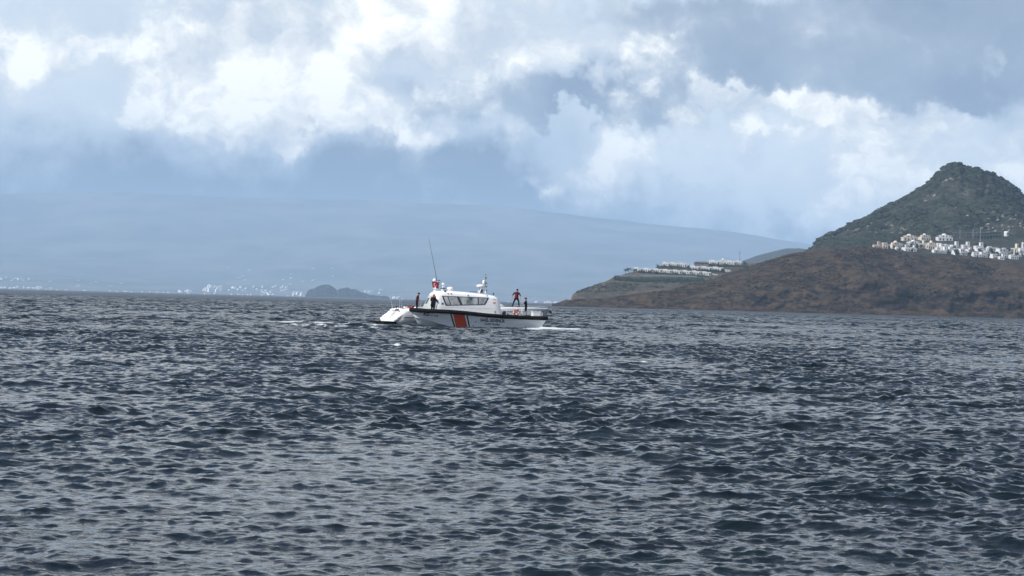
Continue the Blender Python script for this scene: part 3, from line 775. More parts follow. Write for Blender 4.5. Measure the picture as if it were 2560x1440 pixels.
part('stern_locker', M['gelcoat'], CG, lambda bm: (box(bm, (5.60, -1.25, 1.42), (0.85, 0.8, 0.50), bevel=0.05), box(bm, (5.60, -1.25, 1.69), (0.92, 0.86, 0.05), bevel=0.015)))
part('winch', M['darkgrey'], CG, lambda bm: (box(bm, (2.62, -0.7, 1.38), (0.4, 0.5, 0.34), bevel=0.04), cyl(bm, (2.62, -1.0, 1.5), (2.62, -0.4, 1.5), 0.16, 0.16, 14)))
part('engine_hatch', M['deck'], CG, lambda bm: box(bm, (3.6, 0.2, 1.32), (1.5, 1.7, 0.26), bevel=0.04))
part('bow_bitt', M['steel'], CG, lambda bm: (cyl(bm, (-6.0, -.18, 1.36), (-6.0, -.18, 1.72), 0.05), cyl(bm, (-6.0, .18, 1.36), (-6.0, .18, 1.72), 0.05), cyl(bm, (-6.0, -.32, 1.6), (-6.0, .32, 1.6), 0.035)))

def to_world(root, v): return root.matrix_basis @ Vector(v)
# ring buoy on the rail, flag on the fore mast: things of their own
lb = empty('lifebuoy', to_world(CG, (3.42, -1.93, dz_(3.4) + 0.06)), YAW)
tag(lb, 'orange ring lifebuoy with white bands hung on the after rail', 'lifebuoy')
def torus(bm, R, r, a0, a1, n=10, m=10, c=(0, 0, 0.33)):
    vs = []
    for i in range(n + 1):
        a = a0 + (a1 - a0) * i / n
        vs.append([bm.verts.new((c[0] + (R + r * math.cos(2 * math.pi * j / m)) * math.cos(a), c[1] + r * math.sin(2 * math.pi * j / m), c[2] + (R + r * math.cos(2 * math.pi * j / m)) * math.sin(a))) for j in range(m)])
    for i in range(n):
        for j in range(m): bm.faces.new((vs[i][j], vs[i + 1][j], vs[i + 1][(j + 1) % m], vs[i][(j + 1) % m]))
part('ring', M['buoy'], lb, lambda bm: torus(bm, 0.26, 0.07, 0, 2 * math.pi, 36), True)
for k in range(4):
    part('band', M['white'], lb, lambda bm: torus(bm, 0.26, 0.075, math.pi / 2 * k - .16, math.pi / 2 * k + .16, 4), True)

fl = empty('flag', to_world(CG, (-4.62, -0.20, 3.72)), YAW)
tag(fl, 'red flag with white crescent and star flying above the cabin front', 'flag')
part('staff', M['steel'], fl, lambda bm: cyl(bm, (0.10, 0, -0.4), (-0.12, 0, 0.70), 0.014))
def flagpt(a, b_):      # a: hoist->fly, b: bottom->top
    return (0.72 * a * (0.84 + 0.16 * b_) + 0.02 - 0.12 * b_, 0.05 * math.sin(a * 7.5 + b_ * 1.2) * a, 0.02 + 0.56 * b_ - 0.06 * a * (1 - b_) + 0.03 * math.sin(a * 5))
fc = patch('cloth', lambda a, b_: flagpt(a, b_), 14, 8, M['flagred'], fl)
def on_flag(dy):
    return lambda a, b_: Vector(flagpt(a, b_)) + Vector((0, dy, 0))
for dy in (-0.008, 0.008):
    def cres(bm):
        g = on_flag(dy); outer, inner = [], []
        for i in range(25):
            th = math.radians(32 + 296 * i / 24); outer.append(g(0.42 - 0.19 * math.cos(th) * -1 * 1.0, 0.5 + 0.27 * math.sin(th)))
            th2 = math.radians(40 + 280 * i / 24); inner.append(g(0.455 + 0.15 * math.cos(th2), 0.5 + 0.215 * math.sin(th2)))
        vo, vi = [bm.verts.new(p) for p in outer], [bm.verts.new(p) for p in inner]
        for i in range(24): bm.faces.new((vo[i], vo[i + 1], vi[i + 1], vi[i]))
    part('crescent', M['white'], fl, cres)
    def star(bm):
        g = on_flag(dy)
        bm.faces.new([bm.verts.new(g(0.66 + (0.085 if i % 2 == 0 else 0.034) * math.cos(i * math.pi / 5 + math.pi), 0.5 + (0.12 if i % 2 == 0 else 0.048) * math.sin(i * math.pi / 5 + math.pi))) for i in range(10)])
    part('star', M['white'], fl, star)

# ------------------------------------------------------------------ motor yacht alongside (local x runs stern -> bow)
YY = math.radians(26)
YS = 219.4
YT = empty('motor_yacht', (at(968, 808, YS).x, YS, 0.0), YY)
tag(YT, 'white motor yacht with rounded stern and black swim platform, lying behind the patrol boat', 'yacht')
LY = 17.9
ysheer = lambda x: float(np.interp(x, [0, 1.2, 4, 8, 12, 16, 17.9], [1.52, 1.60, 1.68, 1.80, 1.98, 2.02, 1.98]))
ybeam = lambda x: 2.12 * (float(np.interp(x, [0, .25, .8, 2], [.80, .90, .97, 1.0])) if x < 10 else max(0.0, 1 - ((x - 10) / 7.95) ** 2.3) ** 0.75)
def ysec(x):
    b_, zs = ybeam(x), ysheer(x)
    zs = min(zs, 0.42 + x * 1.05 + 0.1)
    zk = float(np.interp(x, [0, 12, 16, 17.2, 17.9], [-.5, -.6, -.2, .7, 1.8])); zc = float(np.interp(x, [0, 10, 15, 17.9], [.02, .1, .7, 1.85]))
    low = float(np.interp(x, [0, 8, 13, 17.9], [.94, .92, .70, .3])); sh = float(np.interp(x, [0, 8, 13, 17.9], [.55, .45, .2, .05])) * min(1, zs)
    flare = float(np.interp(x, [0, 8, 14], [0.965, .99, 1.0]))
    pts = [(0, zk), (b_ * low * .9, zc - .05), (b_ * low, zc), (b_ * (low * .4 + .6), zc + (zs - zc) * .35), (b_ * flare, zc + (zs - zc) * .62)]
    zs0 = zs - sh * .55
    if zs0 < pts[-1][1]: zs0 = pts[-1][1] + 0.02
    for k in range(1, 6):
        a = k / 5 * math.pi / 2
        pts.append((b_ * flare - sh * (1 - math.cos(a)), zs0 + (zs - zs0) * math.sin(a)))
    pts.append((0, zs + .03)); return pts
xs = list(np.linspace(0, 2, 12)) + list(np.linspace(2.6, 10, 12)) + list(np.linspace(10.6, 17.88, 18))
full = []
for x in xs:
    s_ = ysec(x); full.append([(x, -y, z) for y, z in s_[::-1]] + [(x, y, z) for y, z in s_[1:-1]])
ym = grid_mesh('hull', np.array(full), wrap=True)
bm = bmesh.new(); bm.from_mesh(ym); bpy.data.meshes.remove(ym)
bmesh.ops.holes_fill(bm, edges=[e for e in bm.edges if e.is_boundary])
for f in bm.faces: f.smooth = True
yh = new_obj('hull', bm, M['gelcoat'], YT)
for p in yh.data.polygons: p.use_smooth = len(p.vertices) <= 4
def yhull_y(x, z):
    s_ = ysec(x)[2:6]; return float(np.interp(z, [p[1] for p in s_], [p[0] for p in s_]))
for sgn in (-1, 1):
    def hip(bm):
        for k in range(9):
            t_ = k / 8; ball(bm, (0.22 + 1.55 * t_, sgn * (1.72 + 0.06 * t_), 0.52 + 0.94 * t_ ** .8), 0.24 + 0.03 * t_, (1.15, 1, .95), 14)
    part('hip_fairing', M['gelcoat'], YT, hip, True)
part('transom_panel', M['panel'], YT, lambda bm: box(bm, (0.52, 0, 0.42 + .52 * 1.05 + .11), (1.02, 2.2, 0.06), ry=-0.80, bevel=0.02))
part('swim_platform', M['rubber'], YT, lambda bm: (box(bm, (-0.35, 0, 0.24), (1.5, 3.7, 0.20), bevel=0.06)))
part('platform_skirt', M['black'], YT, lambda bm: box(bm, (0.35, 0, 0.02), (1.6, 3.75, 0.28), bevel=0.05))
for sgn in (-1, 1):
    patch('dark_stripe', lambda a, b_: (lambda x, z: (x, sgn * (yhull_y(x, z) + .012), z))(0.95 + 7.5 * a, 0.70 + 0.085 * b_ + .04 * a), 20, 1, M['darkgrey'], yh)
    part('hull_port', M['darkgrey'], yh, lambda bm: box(bm, (2.2, sgn * (yhull_y(2.2, .40) + .0), .40), (0.3, 0.05, 0.05)))
tr = lambda x: 0.42 + x * 1.05 + 0.22
lad = part('ladder', M['steel'], YT, lambda bm: ([tube(bm, [(0.02, y, .36), (0.10, y, .62), (0.62, y, tr(.62) + .05)], 0.022) for y in (-0.62, -0.22)] + [cyl(bm, (x, -.62, tr(x) + .04), (x, -.22, tr(x) + .04), 0.018) for x in (.1, .28, .46, .62)]))
part('transom_vent', M['darkgrey'], YT, lambda bm: box(bm, (0.80, -0.42, tr(.80) + .0), (0.22, 0.78, 0.05), ry=-0.80))
for y, x in ((-1.0, .8), (0.35, .75), (1.2, .7), (-1.45, .66), (1.5, .5)):
    part('transom_fitting', M['darkgrey'], YT, lambda bm: cyl(bm, (x, y, tr(x) - .05), (x - .04, y, tr(x) + .04), 0.05, 0.05))
for y in (-1.15, -0.95, -0.7):
    part('stern_cleat', M['darkgrey'], YT, lambda bm: (box(bm, (1.25, y, 1.66), (0.12, 0.2, 0.05)), cyl(bm, (1.25, y, 1.56), (1.25, y, 1.66), 0.03)))
part('black_ball_light', M['black'], YT, lambda bm: (ball(bm, (1.35, 1.0, 1.78), 0.12, seg=12), cyl(bm, (1.35, 1.0, 1.55), (1.35, 1.0, 1.7), 0.04)))
for p0, p1, r in (((1.15, 1.35, 1.5), (0.95, 1.75, 2.85), 0.018), ((1.35, 0.15, 1.55), (1.35, 0.15, 3.20), 0.020), ((1.75, 0.55, 1.5), (1.68, 0.55, 2.75), 0.012), ((3.4, -0.4, 1.6), (3.4, -0.4, 3.0), 0.018)):
    part('flag_staff', M['steel'], YT, lambda bm: cyl(bm, p0, p1, r, r * .7, 8))
part('cockpit_coaming', M['gelcoat'], YT, lambda bm: (box(bm, (4.0, -1.35, 1.74), (3.4, 0.35, 0.16), bevel=0.05), box(bm, (4.0, 1.35, 1.74), (3.4, 0.35, 0.16), bevel=0.05)))
# low saloon, mostly behind the patrol boat
sal = part('saloon', M['gelcoat'], YT, lambda bm: None)
sr = []
for s_, w, x0, x1, z in ((0, 1.55, 6.0, 13.2, 1.75), (1, 1.5, 6.2, 12.6, 2.25), (2, 1.32, 6.6, 11.3, 2.70), (3, 1.1, 7.0, 10.6, 2.82)):
    sr.append([(x0, -w * .8, z), (x0 + .3, -w, z), ((x0 + x1) / 2, -w, z), (x1 - 1.6, -w * .92, z), (x1 - .3, -w * .5, z), (x1, 0, z), (x1 - .3, w * .5, z), (x1 - 1.6, w * .92, z), ((x0 + x1) / 2, w, z), (x0 + .3, w, z), (x0, w * .8, z)])
sm_ = grid_mesh('saloon', np.array(sr), smooth=False, wrap=True)
bm = bmesh.new(); bm.from_mesh(sm_); bmesh.ops.holes_fill(bm, edges=[e for e in bm.edges if e.is_boundary]); bm.to_mesh(sal.data); bm.free(); bpy.data.meshes.remove(sm_)
if not sal.data.materials: sal.data.materials.append(M['gelcoat'])
for sgn in (-1, 1):
    part('saloon_window', M['dglass'], sal, lambda bm: bm.faces.new([bm.verts.new(v) for v in ((7.2, sgn * 1.49, 2.32), (10.6, sgn * 1.44, 2.32), (10.1, sgn * 1.36, 2.62), (7.4, sgn * 1.37, 2.62))]))
part('foredeck_hatch', M['dglass'], YT, lambda bm: box(bm, (14.3, 0, 2.04), (0.6, 0.6, 0.06), bevel=0.02))
part('pulpit', M['steel'], YT, lambda bm: [tube(bm, [(14.5, sg * 1.15, 2.03), (14.6, sg * 1.15, 2.18), (16.4, sg * .7, 2.20), (17.7, 0, 2.16)], 0.018) for sg in (-1, 1)])
part('anchor', M['darkgrey'], YT, lambda bm: (cyl(bm, (17.6, 0, 1.88), (18.15, 0, 1.72), 0.05), box(bm, (18.05, 0, 1.62), (0.22, 0.42, 0.20), bevel=0.04)))
def on_yacht(cx, cz_):
    return lambda u, v: Vector((cx + u, -(np.interp(cz_ + v, [p[1] for p in ysec(cx + u)[2:6]], [p[0] for p in ysec(cx + u)[2:6]]) + .02), cz_ + v))
jk = empty('folded_life_jackets', to_world(YT, (2.7, 0.1, 1.69)), YY)
tag(jk, 'heap of folded red life jackets on the yacht aft deck', 'life jackets')
for k, (x, y, z, a_) in enumerate(((0, 0, .06, .2), (.34, .12, .06, -.4), (-.3, .1, .06, .5), (.12, .05, .16, 1.0))):
    part('life_jacket', M['red'] if k % 2 == 0 else M['vest'], jk, lambda bm: (box(bm, (x, y, z), (0.40, 0.30, 0.11), rz=a_, bevel=0.045), box(bm, (x, y, z + .055), (0.10, 0.31, 0.02), rz=a_)))

# ------------------------------------------------------------------ people
def person(name, loc, rz, J, label, scale=1.0, vest=False, cap=True, shirt='navy', sleeves=True, group=None, bulk=1.16):
    """J: joints -> (x, y, z), x = forward. One skinned body, dressed by region, with cap, vest and hair as children."""
    root = empty(name, loc, rz); root.scale = (scale,) * 3
    tag(root, label, 'person')
    if group: root['group'] = group
    V, E, R, T = [], [], [], []
    def v(p, r): V.append(Vector(p)); R.append((r[0] * bulk, r[1] * bulk) if r[0] > 0.03 else r); return len(V) - 1
    def chain(start, pts, tagname):
        a = start
        for p, r in pts:
            b_ = v(p, r); E.append((a, b_)); T.append(tagname); a = b_
        return a
    L = lambda a, b_, t_: Vector(a).lerp(Vector(b_), t_)
    pel = v(J['pelvis'], (0.15, 0.12))
    ch = chain(pel, [(L(J['pelvis'], J['chest'], .5), (0.145, 0.105)), (J['chest'], (0.17, 0.115)), (L(J['chest'], J['neck'], .62), (0.14, 0.10))], 'torso')
    hd = Vector(J['head']); nk = Vector(J['neck']); up = (hd - nk).normalized()
    hb = chain(ch, [(J['neck'], (0.06, 0.062))], 'torso')
    h1 = chain(hb, [(nk + up * .10, (0.062, 0.07)), (hd, (0.078, 0.098)), (hd + up * .085, (0.07, 0.088)), (hd + up * .125, (0.03, 0.04))], 'skin')
    fdir = Vector(J.get('look', (1, 0, 0))).normalized()
    hmid = h1 - 2
    chain(hmid, [(hd + fdir * .10 - up * .01, (0.018, 0.018)), (hd + fdir * .122 - up * .02, (0.012, 0.012))], 'skin')
    for sd in ('l', 'r'):
        s1 = chain(ch, [(J['shoulder_' + sd], (0.068, 0.068)), (L(J['shoulder_' + sd], J['elbow_' + sd], .5), (0.056, 0.056)), (J['elbow_' + sd], (0.046, 0.046))], 'sleeve')
        w1 = chain(s1, [(L(J['elbow_' + sd], J['hand_' + sd], .55), (0.042, 0.042)), (L(J['elbow_' + sd], J['hand_' + sd], .92), (0.028, 0.032))], 'sleeve' if sleeves else 'skin')
        d_ = (Vector(J['hand_' + sd]) - Vector(J['elbow_' + sd])).normalized(); sidev = d_.cross(Vector((0.3, 0, 1))).normalized()
        pal = chain(w1, [(Vector(J['hand_' + sd]) + d_ * .04, (0.022, 0.038))], 'skin')
        for k in range(4):
            o_ = sidev * (k - 1.5) * .021; ln = (.062, .074, .070, .055)[k]
            chain(pal, [(V[pal] + o_ + d_ * .045, (0.010, 0.010)), (V[pal] + o_ + d_ * (.045 + ln * .6) + fdir * .012, (0.009, 0.009)), (V[pal] + o_ * .95 + d_ * (.045 + ln) + fdir * .03, (0.008, 0.008))], 'skin')
        chain(pal, [(V[pal] - sidev * .045 + d_ * .0, (0.011, 0.011)), (V[pal] - sidev * .062 + d_ * .035 + fdir * .01, (0.009, 0.009))], 'skin')
        k1 = chain(pel, [(J['hip_' + sd], (0.098, 0.105)), (L(J['hip_' + sd], J['knee_' + sd], .5), (0.085, 0.088)), (J['knee_' + sd], (0.062, 0.064)), (L(J['knee_' + sd], J['foot_' + sd], .4), (0.060, 0.062)), (L(J['knee_' + sd], J['foot_' + sd], .9), (0.046, 0.048))], 'leg')
        tf = Vector(J.get('toe_' + sd, (1, 0, 0))).normalized(); ft = Vector(J['foot_' + sd])
        chain(k1, [(ft + Vector((0, 0, .03)), (0.045, 0.040)), (ft + tf * .10 + Vector((0, 0, .03)), (0.042, 0.032)), (ft + tf * .19 + Vector((0, 0, .025)), (0.035, 0.022))], 'shoe')
    me = bpy.data.meshes.new('skeleton'); me.from_pydata([tuple(p) for p in V], E, [])
    o = bpy.data.objects.new('skeleton', me); COL.objects.link(o)
    md = o.modifiers.new('s', 'SKIN'); md.use_smooth_shade = True; md.branch_smoothing = 0.4
    for sv, r in zip(me.skin_vertices[0].data, R): sv.radius = r
    me.skin_vertices[0].data[pel].use_root = True
    ss = o.modifiers.new('u', 'SUBSURF'); ss.levels = 1; ss.render_levels = 1
    dg = bpy.context.evaluated_depsgraph_get(); bme = bpy.data.meshes.new_from_object(o.evaluated_get(dg))
    bpy.data.objects.remove(o); bpy.data.meshes.remove(me)
    bme.name = 'body'; bme.materials.clear()
    regs = ['skin', 'torso', 'sleeve', 'leg', 'shoe']
    for nm in ('skin', shirt, shirt, 'trouser', 'black'): bme.materials.append(M[nm])
    A = np.array([V[e[0]] for e in E]); B = np.array([V[e[1]] for e in E]); TI = np.array([regs.index(t_) for t_ in T])
    RR = np.array([(R[e[0]][0] + R[e[1]][0]) / 2 for e in E]); AB = B - A; LL = (AB ** 2).sum(1) + 1e-9
    reg = []
    for p in bme.polygons:
        c = np.array(p.center); t_ = np.clip(((c - A) * AB).sum(1) / LL, 0, 1)
        dd = np.linalg.norm(c - (A + AB * t_[:, None]), axis=1) - RR * .9
        reg.append(int(TI[dd.argmin()]))
    bme.polygons.foreach_set('material_index', np.array(reg, np.int32)); bme.update()
    body = link('body', bme, None, root)
    if vest:
        bm = bmesh.new(); bm.from_mesh(bme); bm.faces.ensure_lookup_table()
        zt = Vector(J['neck']).z - .03; zb = Vector(J['pelvis']).z - .02
        bmesh.ops.delete(bm, geom=[f for f in bm.faces if reg[f.index] != 1 or f.calc_center_median().z > zt or f.calc_center_median().z < zb], context='FACES')
        for vv in bm.verts: vv.co += vv.normal * 0.022
        o = new_obj('vest', bm, M['vest'], root, True)
    def headgear(bm):
        ball(bm, hd + up * .055, 0.112, (1, .9, .85), 14)
        if cap: box(bm, hd + up * .065 + fdir * .12, (0.12, 0.15, 0.02), rz=math.atan2(fdir.y, fdir.x), bevel=0.006)
    part('cap' if cap else 'hair', M['hair'] if not cap else M['navy'], root, headgear, True)
    sdv = up.cross(fdir).normalized()
    for k in (-1, 1):
        part('eye', M['black'], root, lambda bm: ball(bm, hd + fdir * .088 + sdv * .032 * k + up * .012, 0.011, seg=8))
        part('ear', M['skin'], root, lambda bm: ball(bm, hd + sdv * .085 * k - up * .005, 0.028, (.6, .5, 1), 8))
    return root

def stand(**kw):
    J = dict(pelvis=(0, 0, .96), chest=(0.01, 0, 1.28), neck=(0.01, 0, 1.50), head=(0.03, 0, 1.66),
             shoulder_l=(0, .20, 1.42), elbow_l=(-.02, .27, 1.14), hand_l=(.06, .28, .90), shoulder_r=(0, -.20, 1.42), elbow_r=(-.02, -.27, 1.14), hand_r=(.06, -.28, .90),
             hip_l=(0, .10, .90), knee_l=(.02, .11, .50), foot_l=(0, .12, .07), hip_r=(0, -.10, .90), knee_r=(.02, -.11, .50), foot_r=(0, -.12, .07))
    J.update(kw); return J
def on_boat(root, p): return to_world(root, p)
# facing: rz = 0 looks towards +X (image right)
person('person', on_boat(CG, (-5.98, 0.45, dz_(-6))), 0.1, stand(chest=(.05, 0, 1.27), neck=(.10, 0, 1.48), head=(.14, 0, 1.64), look=(1, 0, -.35),
       shoulder_l=(.07, .19, 1.40), elbow_l=(.06, .25, 1.12), hand_l=(.30, .12, 1.05), shoulder_r=(.07, -.19, 1.40), elbow_r=(.05, -.24, 1.12), hand_r=(.30, -.10, 1.04)),
       'person in dark red vest and black cap standing at the bow, forearms raised', vest=True, sleeves=False, scale=1.04, bulk=1.34)
person('person', on_boat(CG, (-4.86, -1.42, dz_(-5))), 1.15, stand(chest=(.08, 0, 1.27), neck=(.15, 0, 1.47), head=(.22, 0, 1.61), look=(1, 0, -.5),
       shoulder_l=(.10, .20, 1.40), elbow_l=(.12, .26, 1.12), hand_l=(.28, .18, .95), shoulder_r=(.10, -.20, 1.40), elbow_r=(.10, -.34, 1.14), hand_r=(.24, -.42, .92)),
       'person in all black with red collar bending forward beside the cabin front', cap=False, bulk=1.35)
col_root = [o for o in COL.objects if o.get('label', '').startswith('person in all black')][0]
part('collar', M['red'], col_root, lambda bm: (ball(bm, (.10, 0, 1.455), 0.15, (.85, 1.35, .42), 14)), True)
p3 = at(1290.5, 768, 225.2)
person('person', (p3.x, p3.y, 2.04), -1.45, stand(pelvis=(-.02, .0, .88), chest=(.03, .03, 1.21), neck=(.07, .04, 1.43), head=(.13, .05, 1.58), look=(1, .1, -.45),
       shoulder_l=(.03, .25, 1.34), elbow_l=(.05, .36, 1.08), hand_l=(.12, .34, .82), shoulder_r=(.03, -.19, 1.34), elbow_r=(.02, -.38, 1.12), hand_r=(.06, -.42, .84),
       hip_l=(0, .11, .83), knee_l=(.10, .22, .47), foot_l=(.0, .27, .07), hip_r=(0, -.10, .83), knee_r=(.02, -.25, .45), foot_r=(-.02, -.38, .07), toe_l=(1, .3, 0), toe_r=(1, -.3, 0)),
       'person in red life vest standing with legs spread on the yacht foredeck', scale=1.08, vest=True, sleeves=False)
person('person', on_boat(CG, (4.62, -1.15, dz_(4.6))), math.pi - .15, stand(shoulder_l=(.02, .20, 1.42), elbow_l=(.16, .24, 1.20), hand_l=(.36, .20, 1.18)),
       'person in black with dark cap standing on the after deck beside the lifebuoy', sleeves=False, scale=1.03, bulk=1.28)
HK = 0.72
# ------------------------------------------------------------------ scrub and boulders on the hills
def ico(sub=1):
    bm = bmesh.new(); bmesh.ops.create_icosphere(bm, subdivisions=sub, radius=1.0)
    v = np.array([tuple(x.co) for x in bm.verts]); f = np.array([[x.index for x in p.verts] for p in bm.faces]); bm.free(); return v, f
IV, IF = ico(1)
def scatter(name, pts, sizes, squash, material, seed, jitter=0.35):
    """thousands of shrubs or stones merged into one ground-cover object"""
    rs = np.random.RandomState(seed); n = len(pts); k = len(IV)
    a = rs.rand(n) * 6.283; ca, sa = np.cos(a)[:, None], np.sin(a)[:, None]
    w = IV[None] * (1 + (rs.rand(n, k, 1) - .5) * 2 * jitter)
    x = w[..., 0] * ca - w[..., 1] * sa; y = w[..., 0] * sa + w[..., 1] * ca
    s_ = np.asarray(sizes)[:, None]
    co = np.stack([x * s_ * (1 + .5 * rs.rand(n, 1)), y * s_, w[..., 2] * s_ * squash], -1) + np.asarray(pts)[:, None, :]
    fc = (IF[None] + (np.arange(n) * k)[:, None, None]).reshape(-1, 3)
    me = bpy.data.meshes.new(name)
    me.vertices.add(n * k); me.vertices.foreach_set('co', co.reshape(-1).astype(np.float32))
    me.loops.add(fc.size); me.loops.foreach_set('vertex_index', fc.reshape(-1).astype(np.int32))
    me.polygons.add(len(fc)); me.polygons.foreach_set('loop_start', np.arange(0, fc.size, 3, dtype=np.int32))
    me.update(calc_edges=True)
    return tag(link(name, me, material), kind='stuff')

def shrub_mat(name, c1_, c2_, cell):
    m = mat(name, c1_, 0.95, 0.1); t = m.node_tree; b = t.nodes['Principled BSDF']
    g = t.nodes.new('ShaderNodeNewGeometry')
    f = noise(t, g.outputs['Position'], 1.0 / cell, 4.0, 0.65).step(0.35, 0.65)
    t.links.new(mixc(t, f, c1_, c2_), b.inputs['Base Color']); return m

def spread(zf, n, pxr, yr, seed, cell=60.0, thr=-0.05, lift=0.0):
    rs = np.random.RandomState(seed); out = []
    px = rs.uniform(*pxr, n * 3); yy = rs.uniform(*yr, n * 3) * HK
    sx, _ = rays(px, np.full_like(px, 750.0)); xx = sx * yy
    keep = fbm(xx / cell, yy / cell, seed, 3) > thr
    for x, y in zip(xx[keep][:n], yy[keep][:n]): out.append((x, y, zf(x, y) + lift))
    return np.array(out)
rs = np.random.RandomState(5)
m_dark = shrub_mat('maquis_leaves', (0.008, 0.011, 0.009), (0.036, 0.044, 0.029), 7.0)
m_brown = shrub_mat('dry_thorn', (0.014, 0.012, 0.009), (0.078, 0.058, 0.038), 7.0)
m_stone = shrub_mat('pale_boulder', (0.10, 0.095, 0.085), (0.24, 0.22, 0.19), 6.0)
p = spread(zD, 8500, (1990, 2720), (2930, 3330), 301, 40.0, -0.14); scatter('mountain_scrub', p, rs.uniform(0.9, 3.2, len(p)), 0.75, m_dark, 1)
p = spread(zD, 1800, (1990, 2230), (2790, 2960), 311, 40.0, -0.2); scatter('foothill_scrub', p, rs.uniform(0.8, 2.2, len(p)), 0.75, m_dark, 11)
p = spread(zD, 420, (2040, 2700), (2960, 3310), 302, 60.0, 0.02); scatter('mountain_boulders', p, rs.uniform(0.6, 1.8, len(p)) ** 1.1, 0.9, m_stone, 2, 0.5)
p = spread(zA, 6500, (1500, 2720), (2330, 2625), 303, 30.0, -0.06); scatter('headland_scrub', p, rs.uniform(0.3, 1.0, len(p)), 0.55, m_brown, 3)
p = spread(zA, 500, (1700, 2700), (2320, 2620), 304, 40.0, 0.1); scatter('headland_bushes', p, rs.uniform(0.5, 1.2, len(p)), 0.7, m_dark, 4)
p = spread(zB, 1500, (1440, 1980), (2690, 2785), 305, 30.0, -0.05); scatter('estate_scrub', p, rs.uniform(0.4, 1.0, len(p)), 0.6, m_dark, 5)

# ------------------------------------------------------------------ trees
def leaf_crown(seed, n, rx_, rz_, leaf, clumps=9, base=0.0):
    rs = np.random.RandomState(seed); bm = bmesh.new()
    cs = [(rs.randn(3) * (rx_ * .45, rx_ * .45, rz_ * .38)) for _ in range(clumps)]
    for i in range(n):
        c = cs[rs.randint(clumps)] + rs.randn(3) * (rx_ * .28, rx_ * .28, rz_ * .26)
        c[2] += base
        a, b_ = rs.randn(3), rs.randn(3); a /= np.linalg.norm(a); b_ = np.cross(a, b_); b_ /= np.linalg.norm(b_)
        l = leaf * rs.uniform(.6, 1.3)
        bm.faces.new([bm.verts.new(c + q) for q in (-a * l, b_ * l * .55, a * l, -b_ * l * .55)])
    me = bpy.data.meshes.new('crown'); bm.to_mesh(me); bm.free(); return me
def trunk_mesh(h, r, limbs=3, seed=0):
    rs = np.random.RandomState(seed); bm = bmesh.new()
    cyl(bm, (0, 0, -.6), (0.05 * h, 0, h), r, r * .55, 7)
    for k in range(limbs):
        a = k * 2.2 + rs.rand(); cyl(bm, (0.04 * h, 0, h * .8), (math.cos(a) * h * .45, math.sin(a) * h * .45, h * 1.45), r * .5, r * .15, 5)
    me = bpy.data.meshes.new('trunk'); bm.to_mesh(me); bm.free(); return me
m_leaf = shrub_mat('tree_leaves', (0.014, 0.024, 0.018), (0.036, 0.050, 0.032), 1.5)
m_bark = mat('bark', (0.06, 0.045, 0.035), 0.9)
TREE = {}
TREE['round'] = [(trunk_mesh(2.0, .22, 4, 1), leaf_crown(1, 240, 2.3, 2.2, .5, 9, 3.6)), (trunk_mesh(1.6, .2, 4, 2), leaf_crown(2, 220, 2.6, 1.8, .5, 8, 3.0))]
TREE['tall'] = [(trunk_mesh(2.5, .2, 2, 3), leaf_crown(3, 260, 1.1, 4.2, .42, 8, 5.2))]
def palm():
    bm = bmesh.new(); cyl(bm, (0, 0, -.6), (.25, 0, 5.2), .22, .16, 8); tr_ = bpy.data.meshes.new('trunk'); bm.to_mesh(tr_); bm.free()
    bm = bmesh.new(); rs = np.random.RandomState(8)
    for k in range(22):
        a = k * 2.4; up_ = rs.uniform(-.2, 1.1); pts = []
        for t_ in np.linspace(0, 1, 6):
            r_ = 2.3 * t_; pts.append(Vector((.25 + math.cos(a) * r_, math.sin(a) * r_, 5.2 + up_ * r_ * .8 - 1.5 * t_ * t_)))
        sd = Vector((-math.sin(a), math.cos(a), 0)) * .26
        for q0, q1 in zip(pts[:-1], pts[1:]):
            for s1 in (-1, 1): bm.faces.new([bm.verts.new(v) for v in (q0, q1, q1 + sd * s1 - Vector((0, 0, .12)), q0 + sd * s1 - Vector((0, 0, .12)))])
    cr_ = bpy.data.meshes.new('crown'); bm.to_mesh(cr_); bm.free(); return tr_, cr_
TREE['palm'] = [palm()]
def tree(kind, loc, h, label, group, idx=0):
    tm, cm = TREE[kind][idx % len(TREE[kind])]
    ref = {'round': 5.6, 'tall': 9.2, 'palm': 6.8}[kind]
    r = empty('palm_tree' if kind == 'palm' else 'tree', loc, random.uniform(0, 6.28)); r.scale = (h / ref,) * 3
    tag(r, label, 'tree', group)
    link('trunk', tm, m_bark, r); link('crown', cm, m_leaf, r); return r

def hit(zf, px, py, y0, y1, step=1.5):
    sx, sz = rays(px, py); y = y0 * HK
    while y < y1 * HK:
        if zf(float(sx) * y, y) >= EYE.z + float(sz) * y: break
        y += step
    return Vector((float(sx) * y, y, zf(float(sx) * y, y)))

# ------------------------------------------------------------------ houses
m_white = worn_or_lit('white_plaster', (0.64, 0.64, 0.63), (0.52, 0.525, 0.52), 0.25, 0.9, (1, 1, 1), 0.2)
m_est = worn_or_lit('estate_plaster', (0.70, 0.70, 0.69), (0.58, 0.58, 0.57), 0.25, 0.9, (1, 1, 1), 0.2)
m_cream = worn_or_lit('cream_plaster', (0.60, 0.54, 0.46), (0.52, 0.46, 0.39), 0.25, 0.9, (1, 1, 1), 0.2)
m_rose = worn_or_lit('rose_plaster', (0.52, 0.41, 0.34), (0.45, 0.35, 0.29), 0.25, 0.9, (1, 1, 1), 0.2)
m_grey = worn_or_lit('grey_plaster', (0.15, 0.16, 0.17), (0.11, 0.12, 0.13), 0.25, 0.9, (1, 1, 1), 0.2)
m_slate = worn_or_lit('grey_roofing', (0.13, 0.14, 0.15), (0.18, 0.19, 0.20), 0.5, 0.9)
m_win = mat('dark_window', (0.025, 0.032, 0.042), 0.25)
m_frame = mat('window_trim', (0.55, 0.55, 0.54), 0.7)
